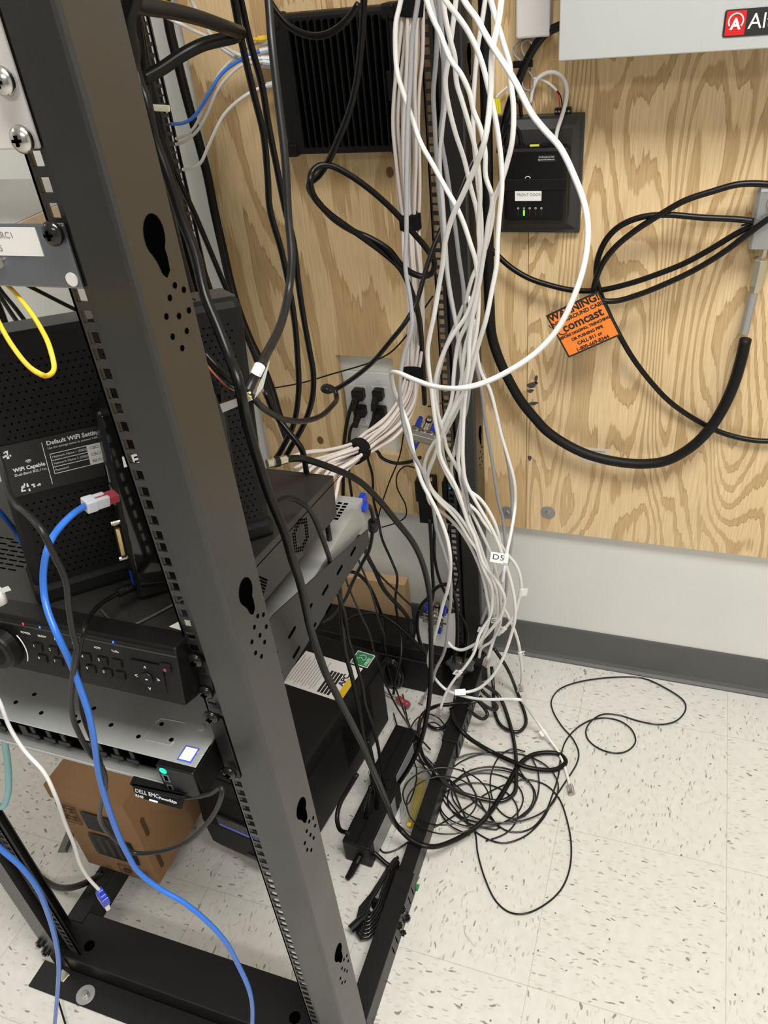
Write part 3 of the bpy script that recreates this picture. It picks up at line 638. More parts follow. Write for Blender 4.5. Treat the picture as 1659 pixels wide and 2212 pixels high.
# ---------------------------------------------------------------- WALL DEVICES
a = at(578, 40, -.065); 
t = thing('finned_wall_unit', 'black wall-mounted network unit with vertical cooling fins', 'network unit', (-.163, -.0185, 1.150))
W2, H2 = .205, .203
MB().box(-W2/2, W2/2, -.046, -.0005, 0, H2).build('case', M['matte'], t, bevel=.006)
fn = MB()
for k in range(14):
    x = -.064+k*.0117; fn.prism([(x+u, -.0465, .102+v) for u, v in rr(.0078, .182, .0038, 5)], (0, .0004, 0))
fn.build('groove', M['hole'], t)
fr_ = MB()
for k in range(15):
    x = -.0698+k*.0117; fr_.box(x-.0012, x+.0012, -.0505, -.046, .012, .192)
fr_.build('fin', M['matte'], t, bevel=.0008)
for (x, z) in ((-W2/2+.008, .008), (W2/2-.008, .008), (-W2/2+.008, H2-.008), (W2/2-.008, H2-.008)):
    MB().box(x-.011, x+.011, -.0485, -.012, z-.011, z+.011).build('corner_bumper', M['matte'], t, bevel=.004)
MB().box(-.100, -.094, -.0475, -.046, .172, .182).build('yellow_mark', mat('yellow_lamp', (.9, .85, .02), .4), t)
MB().box(.085, .1035, -.0485, -.040, .075, .118).build('side_latch', M['matte'], t, bevel=.002)

t = thing('power_cabinet', 'pale grey metal power cabinet with red logo plate, cut by the top right', 'electrical cabinet', (.197, -.0185, 1.276))
MB().box(0, .36, -.108, 0, 0, .46).build('cabinet_body', M['boxgrey'], t, bevel=.002)
MB().box(-.0015, .3615, -.1125, -.108, -.0015, .4615).build('cabinet_door', M['boxgrey'], t, bevel=.0015)
lp = MB().prism([(x, -.1128, z) for x, z in rr(.115, .030, .003, 3, .2615, .029)], (0, -.0008, 0)).build('logo_plate', M['ink'], t)
MB().box(.2065, .2295, -.1140, -.1134, .0155, .0425).build('red_field', M['red'], lp)
text('lettering', 'Altronix', M['whiteink'], lp, (.2325, -.1139, .029), .024, FRONT, .0001)
rg = MB(); rg.tube([(.218+.0085*math.cos(math.radians(d_)), -.1143, .031+.0085*math.sin(math.radians(d_))) for d_ in range(-40, 221, 15)], .0010, 5); rg.build('ring_mark', M['whiteink'], lp)
text('lettering', 'A', M['whiteink'], lp, (.218, -.1143, .0275), .017, FRONT, .0001, 'CENTER', bold=.0006)

t = thing('small_white_module', 'small white plastic module screwed to the plywood left of the cabinet', 'wall module', (.1445, -.0185, 1.296))
MB().box(-.0245, .0245, -.030, 0, 0, .10).build('case', M['cream'], t, bevel=.003)

t = thing('backing_plate', 'dark grey square mounting plate holding the small phone adapter', 'mounting plate', (.155, -.0185, 1.012))
bp = MB(); bp.prism([(-.067, 0, 0), (.066, 0, 0), (.066, 0, .179), (-.067, 0, .179)], (0, -.010, 0)); bp.build('plate', M['darkgrey'], t, bevel=.002)
b = MB(); vs = [b.bm.verts.new(v) for v in ((-.060, -.010, .006), (.060, -.010, .006), (.060, -.010, .173), (-.060, -.010, .173), (-.050, -.017, .016), (.050, -.017, .016), (.050, -.017, .160), (-.050, -.017, .160))]
for q in ((4, 5, 6, 7), (0, 1, 5, 4), (1, 2, 6, 5), (2, 3, 7, 6), (3, 0, 4, 7)): b.bm.faces.new([vs[i] for i in q])
b.build('raised_centre', M['darkgrey'], t)
tb = MB(); tb.box(.021, .045, -.012, .0, .179, .187); tb.build('terminal_strip', M['black'], t)
tc_ = MB()
for k in range(5): tc_.cyl((.0235+k*.0047, -.0121, .183), (.0235+k*.0047, -.0128, .183), .0016, 8)
tc_.build('terminal_screw', M['chrome'], t)
t = thing('phone_adapter', 'black phone adapter labelled FRONT DOOR with one green light', 'phone adapter', (.154, -.036, 1.0395))
MB().box(-.052, .050, -.026, -.0005, 0, .112).build('case', M['black'], t, bevel=.006)
MB().box(-.050, .049, -.0275, -.026, .049, .066).build('raised_band', M['matte'], t, bevel=.001)
tl = MB().box(-.032, .010, -.0272, -.0262, .033, .048).build('paper_label', M['paper'], t)
text('lettering', 'FRONT DOOR', M['greyink'], tl, (-.029, -.0275, .0425), .0058, FRONT, .0001)
tl = MB().box(.0035, .030, -.0266, -.0260, .091, .1005).build('notice_label', M['ink'], t)
text('lettering', 'No Emergency Calls', M['whiteink'], tl, (.0165, -.0268, .098), .0028, FRONT, .0001, 'CENTER'); text('lettering', 'Sign up www.obitalk.com', M['whiteink'], tl, (.0165, -.0268, .0942), .0025, FRONT, .0001, 'CENTER')
for k in range(5): MB().box(-.0270+k*.0093-.0004*(1+2*(k == 1)), -.0270+k*.0093+.0004*(1+2*(k == 1)), -.0266, -.0258, .010, .0185).build('indicator_light', M['gled'] if k == 1 else M['darkgrey'], t); 
ic = MB()
for k in range(5): ic.tube([(-.0270+k*.0093+.0014*math.cos(a), -.0266, .0215+.0014*math.sin(a)) for a in [2*PI*q/8 for q in range(9)]], .0003, 4)
ic.build('icon', M['whiteink'], t)
pc = MB(); pc.tube([(-.012+.004*math.cos(math.radians(q)), -.0266, .067+.003*math.sin(math.radians(q))) for q in range(0, 181, 20)], .0006, 5); pc.build('brand_mark', M['whiteink'], t)
pp = MB(); 
for x in (-.034, -.014, .006, .024): pp.box(x, x+.013, -.022, -.006, .112, .1145)
pp.build('top_socket', M['black'], t)
MB().box(-.010, .004, -.0225, -.019, .1125, .1150).build('socket_mark', M['yellow2'], t)

# outlet in the cut-out
t = thing('power_outlet', 'white two-gang wall outlet plate set in the plywood cut-out', 'power outlet', (-.1905, -.0006, .660))
MB().box(-.0575, .0550, -.0065, 0, -.063, .0625).build('wall_plate', M['plate'], t, bevel=.0012)
for x in (-.0255, .0205):
    r_ = MB().box(x-.0165, x+.0165, -.0088, -.0065, -.036, .033).build('receptacle', M['plate'], t, bevel=.0008)
    h_ = MB()
    for z in (.017, -.020): h_.box(x-.007, x-.005, -.0090, -.0088, z-.002, z+.006); h_.box(x+.005, x+.007, -.0090, -.0088, z-.002, z+.006)
    h_.build('socket_slot', M['hole'], r_)
b = MB()
for x in (-.0255, .0205):
    for z in (.049, -.050): b.cyl((x, -.0066, z), (x, -.0082, z), .0035, 16)
b.build('plate_screw', M['plate'], t)
# washers
for i, (px, py, lb_) in enumerate(((1096, 1107, 'round washer and screw near the plywood bottom, close to the rack post'), (1184, 1107, 'round washer and screw near the plywood bottom, right of the seam'))):
    p = at(px, py, -.0185); t = thing('washer_screw', lb_, 'screw', (p.x, -.0183, p.z), group='washer screws at the plywood bottom')
    MB().cyl((0, 0, 0), (0, -.0012, 0), .0152, 32).build('washer', M['zinc'], t); MB().cyl((0, -.0012, 0), (0, -.004, 0), .0052, 16, .0035).build('screw_head', M['chrome'], t)
p = at(1286, 985, -.0186); o = MB().box(-.026, .026, -.0004, 0, -.0175, .0175).build('faded_sticker', mat('faded_label', (.62, .55, .45), .6), None); o.location = (p.x, -.0183, p.z); tag(o, 'faded pale sticker on the plywood below the thick cable', 'sticker')
sl_ = MB()
for k in range(4): sl_.box(-.022, .018-k*.006, -.0007, -.0004, .010-k*.006, .0118-k*.006)
sl_.build('printed_lines', M['greyink'], o)
# dark scuffs left on the plywood seam
sm = MB()
for (px, py, w_, h_, rz) in ((1150, 832, .020, .014, .5), (1158, 820, .006, .018, .2), (1146, 845, .012, .008, .3), (1152, 872, .018, .008, .4), (1144, 990, .008, .012, 0)):
    p = at(px, py, -.0187); sm.prism([(p.x+w_/2*math.cos(a)*(1+.3*math.sin(3*a)), -.0184, p.z+h_/2*math.sin(a+rz)) for a in [2*PI*k/12 for k in range(12)]], (0, .0003, 0))
o = sm.build('scuff_mark', mat('dark_scuff', (.07, .055, .06), .7), bpy.data.objects['plywood_panel.001'])

# ground block on the right edge
t = thing('coax_ground_block', 'grey cast metal grounding block with brass fitting at the right edge', 'grounding block', (.497, -.0185, 1.0))
MB().box(-.021, .030, -.040, 0, -.004, .088).build('cast_body', M['zinc'], t, bevel=.006)
MB().cyl((0.005, -.040, .066), (0.005, -.044, .066), .010, 20).build('cap', M['zinc'], t, bevel=.001)
MB().cyl((-.021, -.022, .034), (-.034, -.022, .030), .0065, 12).build('side_connector', M['chrome'], t, bevel=.0005)
MB().tube([(.004, -.022, -.004), (.003, -.022, -.018), (.002, -.022, -.022), (.001, -.022, -.062), (.0, -.022, -.074)], [.006, .006, .0125, .0125, .009], 8).build('brass_fitting', M['brass'], t, bevel=.0006)
MB().tube([(.0, -.022, -.070), (-.004, -.024, -.143)], .0075, 14).build('grey_sleeve', M['zinc'], t)
text('lettering', 'O', M['greyink'], t, (-.014, -.0403, .045), .012, FRONT, .0001)

# warning tag
tg = [at(1173, 680, -.085), at(1288, 625, -.085), at(1343, 718, -.085), at(1237, 782, -.085)]
cx_ = sum(tg, Vector())/4; ex = (tg[1]-tg[0]).normalized(); ang = math.atan2(ex.z, ex.x); wW = (tg[1]-tg[0]).length; hH = (tg[1]-tg[2]).length
t = thing('warning_tag', 'orange underground cable warning tag hanging by the looped coax', 'warning tag', cx_, (0, -ang, 0))
wW *= .985
bd = MB().box(-wW/2, wW/2, -.0005, .0005, -hH/2, hH/2).build('black_border', M['ink'], t)
MB().box(-wW/2+.003, wW/2-.003, -.0008, -.0005, -hH/2+.003, hH/2-.003).build('orange_face', M['orange'], t)
for s, z, sz, b_ in (('WARNING!', .034, .0175, .0006), ('UNDERGROUND CABLE', .0215, .0094, .0003), ('comcast', .0085, .0215, .0005), ('BEFORE DIGGING, TRENCHING,', -.0055, .0066, .0003), ('OR PUSHING PIPE', -.0155, .0072, .0003), ('CALL 811 or', -.0255, .0084, .0003), ('1-800-669-8344', -.0360, .0092, .0003)):
    text('lettering', s, M['ink'], t, (0.003 if s == 'comcast' else 0, -.001, z), sz, FRONT, .0001, 'CENTER', bold=b_)
cm = MB(); cm.tube([(-.034+.009*math.cos(math.radians(q)), -.0011, .0085+.009*math.sin(math.radians(q))) for q in range(60, 301, 20)], .0009, 5); cm.build('crescent_mark', M['ink'], t)

# ---------------------------------------------------------------- CABLES
def path(spec):
    toks = spec.split(); pts = []; ys = []
    for k in toks:
        if '@' in k: a, y = k.split('@'); x, yy = map(float, a.split(',')); pts.append((x, yy)); ys.append(float(y))
        elif '#' in k: a, z = k.split('#'); x, yy = map(float, a.split(',')); pts.append((x, yy)); ys.append(atz(x, yy, float(z)).y)
        else: x, yy = map(float, k.split(',')); pts.append((x, yy)); ys.append(None)
    kn = [i for i, y in enumerate(ys) if y is not None]
    for i in range(kn[-1]+1, len(ys)): ys[i] = ys[kn[-1]]
    for i in range(kn[0]): ys[i] = ys[kn[0]]
    for a, b in zip(kn, kn[1:]):
        for i in range(a+1, b): 
            s = (i-a)/(b-a); ys[i] = ys[a]+(ys[b]-ys[a])*s
    out = []
    for (x, y), Y in zip(pts, ys):
        p = at(x, y, Y)
        out.append(p)
    return out
def cable(name, label, m, r, spec, group=None, cat_='cable', sub=5, sides=8, minz=True, up=False):
    P_ = path(spec) if isinstance(spec, str) else spec
    if up: P_ = [P_[0]+(P_[0]-P_[1]).normalized()*.35+Vector((0, 0, .1))] + P_
    if minz:
        for p in P_: p.z = max(p.z, r+.0008)
    C_ = cat(P_, sub); o0 = C_[-1].copy()
    o = MB().tube(C_, r, sides).build(name, M[m], None, smooth=True, offset=C_[0])
    tag(o, label, cat_, group); o['_'] = 0; del o['_']
    return o, C_
def orient(p, d, roll=0):
    z = d.normalized(); x = z.orthogonal().normalized(); x = (Matrix.Rotation(roll, 3, z) @ x); y = z.cross(x)
    m_ = Matrix((x, y, z)).transposed().to_4x4(); m_.translation = p; return m_
def rj45(cab, C_, at_end=True, roll=0, boot=None):
    p, q = (C_[-1], C_[-3]) if at_end else (C_[0], C_[2]); d = (p-q); mw = orient(p-cab.location, d, roll)
    b = MB().box(-.0058, .0058, -.004, .004, -.002, .0195); 
    b.box(-.003, .003, .004, .0065, .002, .016); bmesh.ops.transform(b.bm, matrix=mw, verts=b.bm.verts); o = b.build('plug', M['clear'], cab)
    g = MB()
    for k in range(8): g.box(-.0046+k*.00125, -.0040+k*.00125, -.0044, -.0036, .0125, .0193)
    bmesh.ops.transform(g.bm, matrix=mw, verts=g.bm.verts); g.build('contact', M['gold'], o)
    if boot:
        g = MB().box(-.0066, .0066, -.0050, .0050, -.020, .006); bmesh.ops.transform(g.bm, matrix=mw, verts=g.bm.verts); g.build('boot', M[boot], cab, bevel=.001)
def flag(cab, C_, idx, w_, h_, side, s=None, m='paper', rz=0):
    """paper flag label folded round the cable: a thin tab standing off to one side"""
    p = C_[idx]; t_ = (C_[min(idx+1, len(C_)-1)]-C_[idx-1]).normalized(); n_ = (side - t_*side.dot(t_)).normalized(); e_ = t_.cross(n_).normalized()
    a = p-cab.location
    b = MB(); b.prism([a-t_*h_/2+e_*.0004-n_*.003, a+t_*h_/2+e_*.0004-n_*.003, a+t_*h_/2+e_*.0004+n_*w_, a-t_*h_/2+e_*.0004+n_*w_], -e_*.0009)
    b.tube([a-t_*h_/2, a+t_*h_/2], .0042, 10)
    o = b.build('flag_label', M[m], cab)
    if s:
        c = bpy.data.curves.new('l', 'FONT'); c.body = s; c.size = h_*.75; c.extrude = .0001; c.align_x = 'CENTER'; c.align_y = 'CENTER'
        tt = bpy.data.objects.new('l', c); COL.objects.link(tt); me = bpy.data.meshes.new_from_object(tt.evaluated_get(bpy.context.evaluated_depsgraph_get())); bpy.data.objects.remove(tt)
        me.materials.clear(); me.materials.append(M['ink']); l = bpy.data.objects.new('lettering', me); COL.objects.link(l); l.parent = o
        sgn = 1 if e_.dot(CAM-p) > 0 else -1; zz = e_*sgn; xx = n_*sgn; yy = zz.cross(xx)
        mm = Matrix((xx, yy, zz)).transposed().to_4x4(); mm.translation = a+n_*w_*.5+zz*.0008; l.matrix_local = mm
    return o
GW = 'white network cables hanging beside the rear right post'
RIGHT = RT.copy()
# big white loop and its long tail to the floor
c, q = cable('network_cable', 'long white network cable making the big right-hand loop and ending on the floor', 'white', .0031,
 "1002,0@-.44 1030,40 1048,73 1073,114 1093,144 1116,182 1147,243 1174,278 1210,319@-.55 1240,380 1262,440 1270,500 1262,570 1240,640@-.58 1205,710 1160,760 1110,795 1050,825 1000,838@-.60 940,835 895,820 862,806 847,805@-.50 846,815 852,845 868,882@-.42 883,924 894,982 905,1023 914,1047 930,1077 941,1098 954,1128 966,1163 972,1196@-.42 973,1234 967,1273 958,1302 947,1346 937,1381 927,1410 926,1436 935,1456 943,1470@-.30 964,1490 996,1502 1028,1509 1059,1511@-.32 1091,1510 1120,1511@-.32 1131,1518 1159,1557#.05 1187,1597#.02 1207,1625#.010 1222,1664#.006 1231,1698#.006", GW, up=True)
rj45(c, q); flag(c, q, len(q)-18, .010, .012, -RIGHT)
c, q = cable('network_cable', 'white network cable along the post right edge, crossing left at mid height', 'white', .0031,
 "962,0@-.42 985,30 1007,61 1028,101 1043,142 1055,190 1067,240 1076,291 1083,354 1084,408 1079,463 1075,517 1073,571 1063,625 1050,690@-.42 1033,746 1021,794 1013,830 1000,850 975,894 963,921 950,950 940,982 927,1015 924,1035@-.32 933,1057 955,1081 982,1104 1009,1140 1024,1170 1034,1200 1045,1240 1055,1270 1060,1300 1056,1340@-.28 1045,1375 1035,1400", GW, up=True)
flag(c, q, len(q)-8, .016, .014, -RIGHT, 'K')
c, q = cable('network_cable', 'white network cable crossing from top right to lower left over the others', 'white', .0032,
 "1083,0@-.46 1076,51 1063,114 1060,203 1048,300@-.48 1027,360 1001,418 976,472 961,526 956,571 947,625@-.42 938,680 930,718 924,756 926,794 931,832 935,870 940,908 947,946 951,984 963,1012 980,1041 995,1079@-.36 1003,1105 1012,1132 1024,1157 1034,1188 1045,1219 1072,1254 1088,1283 1090,1302 1082,1331 1064,1356@-.30 1041,1381 1018,1396 995,1404 978,1398 968,1387@-.26", GW, up=True)
c, q = cable('network_cable', 'white network cable with a kink halfway down, ending in a plug above the floor clutter', 'white', .0030,
 "921,0@-.44 934,38 952,76 972,127 997,162 1015,203 1023,240 1038,278 1048,329 1049,380 1060,413 1062,420 1063,443 1055,481 1050,519@-.40 1042,570 1034,620 1021,680 1014,718 1006,746 999,794 997,820 989,851 982,874 966,908 955,935 936,959 921,989 917,1016@-.32 924,1035 933,1060 947,1080 977,1110 996,1135 1014,1165 1030,1188 1039,1215 1049,1240 1061,1265 1064,1292 1059,1331 1045,1354@-.30 1034,1375 1024,1410 1007,1437 983,1466 968,1489 958,1510 951,1532@-.33", GW, up=True)
rj45(c, q, roll=.5); flag(c, q, len(q)-18, .012, .014, -RIGHT, 'P')
c, q = cable('network_cable', 'white network cable ending in a clear plug high beside the post foot', 'white', .0030,
 "957,0@-.40 962,38 972,84 982,122 984,152 987,182 997,215 1012,266 1028,329 1037,405 1036,456 1034,500 1036,535 1032,571@-.38 1034,625 1033,680 1029,718 1021,756 1012,784 1004,820 1002,848 998,881 996,921 993,962 990,996 994,1030@-.34 1000,1057 1006,1091 1014,1120 1024,1145 1036,1175 1046,1205 1061,1244 1072,1273 1076,1311 1074,1340 1070,1369@-.28 1061,1398 1053,1424@-.28", GW, up=True)
rj45(c, q, roll=1.2); flag(c, q, len(q)-16, .011, .015, -RIGHT, 'D')
c, q = cable('network_cable', 'white network cable starting left of the bundle and sweeping out to the widest bottom curve', 'white', .0031,
 "866,0@-.34 855,51 855,127 860,165 876,215 891,258 909,309 934,354 962,405 985,445@-.40 1001,481 1016,526 1027,562 1032,607 1030,644 1020,690 1014,737 1012,794 1006,845 1002,890 1000,940 1000,993@-.36 1006,1040 1026,1080 1043,1109 1063,1144 1076,1173 1091,1215 1103,1254 1111,1292 1113,1331 1105,1369@-.30 1088,1418 1063,1462 1034,1487 1014,1494 1003,1495@-.32", GW, up=True)
rj45(c, q, roll=.2)
c, q = cable('network_cable', 'white network cable swinging out right to a blank flag label above the skirting', 'white', .0030,
 "985,0@-.38 977,63 969,127 962,177 969,228 985,291 1002,342 1017,405 1030,456 1036,526 1034,571 1030,625@-.36 1012,690 991,737 984,775 980,813 978,847 973,874 960,905 947,935 944,962 947,980 955,1003@-.34 968,1030 982,1054 1002,1080 1029,1104 1045,1128 1068,1157 1084,1180 1098,1200 1111,1215 1122,1238 1126,1273@-.26 1119,1302 1113,1325 1095,1352 1076,1372@-.26", GW, up=True)
flag(c, q, len(q)-20, .012, .018, RIGHT); flag(c, q, len(q)-4, .014, .015, -RIGHT, 'D4')
c, q = cable('network_cable', 'white network cable reaching furthest down right, its plug touching the floor near the skirting', 'white', .0031,
 "1060,0@-.42 1073,46 1088,96 1101,142 1103,177 1109,228 1107,300@-.42 1095,354 1081,399 1066,436 1063,472 1054,517 1037,571 1027,625 1008,680 976,727 957,765 942,813 938,847@-.36 943,881 952,916 960,946 966,970 982,1000 996,1027 1011,1057 1036,1077 1053,1099 1068,1128 1076,1153@-.30 1080,1190 1070,1225 1068,1262 1076,1290 1091,1318 1109,1355 1120,1389 1124,1418 1128,1456 1125,1482@-.20", GW, up=True)
rj45(c, q, roll=.4); flag(c, q, len(q)-12, .010, .014, RIGHT, 'D3')
c, q = cable('network_cable', 'white network cable bowing right over the plywood beside two grey ones', 'white', .0029,
 "1012,640@-.30 1028,740 1037,798 1058,841 1071,889 1082,936 1097,987 1111,1041 1112,1099@-.24 1104,1150 1097,1184 1092,1215@-.36 1085,1260@-.36", GW)
flag(c, q, len(q)-7, .026, .022, -RIGHT, 'D5')
GG = 'grey network cables among the white ones'
for lb_, mm, sp_ in (
 ('grey network cable in front of the upper rear right post', 'grey', "939,0@-.33 944,51 942,127 936,203 939,266 942,329 947,405 954,481 962,560 972,640 985,700 996,760@-.3"),
 ('grey network cable leaning right across the upper rear right post', 'grey', "947,0@-.36 957,101 959,177 957,240 952,291 962,354 972,418 982,481 992,560 1001,620 1003,660@-.34 1014,740 1014,813 1012,851 1006,889 995,927 987,965 995,1022 1006,1060 1015,1110@-.34"),
 ('grey network cable nearest the post bowing over the plywood seam', 'grey', "1010,690@-.28 1020,750 1027,784 1040,841 1048,908 1061,984 1071,1050 1078,1090 1086,1119@-.20 1091,1167 1093,1215 1095,1254 1091,1288 1078,1320 1064,1345@-.20"),
 ('grey network cable bowing furthest right over the plywood', 'grey', "1015,680@-.27 1031,775 1044,803 1061,860 1077,908 1090,965 1101,1022 1106,1080@-.19 1107,1138 1103,1186 1097,1215 1078,1254 1057,1298 1039,1346@-.22"),
 ('long pale grey network cable draped down the left of the beige bundle to a plug', 'grey', "903,0@-.38 891,76 886,177 881,253 878,380 878,500 876,579 887,651 890,705 872,770 864,820@-.44 865,863 872,917 887,969 905,1003 918,1030 926,1064 936,1098 943,1144@-.40 960,1196 972,1244 974,1292 970,1331 964,1389 956,1418@-.34 943,1443 930,1480 915,1508@-.34")):
    c, q = cable('network_cable', lb_, mm, .0030, sp_, GG, up=sp_.split(',')[1].startswith('0'))
    if 'plug' in lb_: rj45(c, q, roll=.8)
for lb_, sp_ in (
 ('pale network cable down the centre of the hanging bunch', "930,0@-.36 945,60 958,130 963,200 955,280 950,360 956,430 962,520 968,600 985,700 994,770 1000,840@-.34 997,900 985,960 975,1010 985,1060 1005,1110 1030,1180 1050,1240 1062,1300 1070,1350@-.28"),
 ('pale network cable with faint print crossing behind the white loop', "1048,0@-.3 1030,120 1022,260 1030,380 1040,480 1036,560 1020,600 1005,650@-.34 985,700 965,745 952,790 944,830 945,870 950,930 962,1000 985,1050 1010,1090 1040,1150 1062,1200@-.3 1075,1250 1082,1300 1080,1350 1062,1385 1040,1400 1035,1420@-.28"),
 ('pale network cable along the inner edge of the lower curve', "1025,690@-.30 1019,760 1008,820 990,880 965,930 940,980 925,1020@-.30 922,1060 930,1088 960,1110 985,1135 1010,1170 1030,1210 1044,1250 1052,1290@-.3 1058,1330 1040,1380 1022,1405"+"@-.3")):
    cable('network_cable', lb_, 'pale', .0029, sp_, 'pale network cables in the hanging bunch', up=',0@' in sp_)

# beige bundle plugged into the recorder back
ctr = path("893,0@-.14 888,40 884,120 879,200 877,270 879,350 882,430 886,478@-.15 890,540 897,620 897,700 893,770 890,808@-.22 887,840 878,872 858,902 832,930@-.36 800,953 771,975@-.44 745,988 715,1000 690,1015 665,1040@-.54")
rad = [.013, .015, .018, .019, .020, .019, .016, .013, .014, .013, .012, .011, .010, .012, .014, .016, .016, .015, .0125, .016, .024, .036, .050]
offs = [(0, 0)]+[(.55*math.cos(a), .55*math.sin(a)) for a in [2*PI*k/5+.3 for k in range(5)]]+[(math.cos(a), math.sin(a)) for a in [2*PI*k/7 for k in range(7)]]
pos = ['centre', 'inner', 'inner', 'inner', 'inner', 'inner']+['outer']*7
for i, (ox, oy) in enumerate(offs):
    P_ = []
    for k, p in enumerate(ctr):
        t_ = (ctr[min(k+1, len(ctr)-1)]-ctr[max(k-1, 0)]).normalized(); sd_ = t_.cross(FW).normalized(); fw = t_.cross(sd_).normalized()
        wob = .0018*math.sin(k*1.3+i*2.1)
        P_.append(p+sd_*(ox*rad[k]+wob)+fw*(oy*rad[k]*(.8 if k < 20 else .12)))
    P_[-1].z = min(P_[-1].z, .87)
    cable('network_cable', 'beige network cable strapped in the tied bundle curving to the recorder', 'beige', .0028, P_, 'beige network cables in the tied bundle', sub=4, up=True)
def strap(spec, r, ln, label):
    a, b = path(spec); t = (b-a).normalized()*ln/2; m_ = (a+b)/2
    n = 24; bm = MB(); pts = [m_-t+t*2*k/6 for k in range(7)]; bm.tube(pts, r, n)
    o = bm.build('strap', M['velcro'], None, bevel=.001, offset=m_); tag(o, label, 'cable strap', 'black hook and loop straps on the beige bundle')
strap("888,0@-.14 887,22@-.14", .0185, .026, 'black hook and loop strap at the very top of the beige bundle')
strap("885,466@-.15 887,490@-.15", .0175, .024, 'black hook and loop strap at mid height on the beige bundle')
strap("891,797@-.22 890,820@-.23", .0155, .022, 'black hook and loop strap where the beige bundle starts to bend')
strap("781,968@-.42 760,981@-.45", .0185, .024, 'black hook and loop strap on the lower sloping part of the beige bundle')

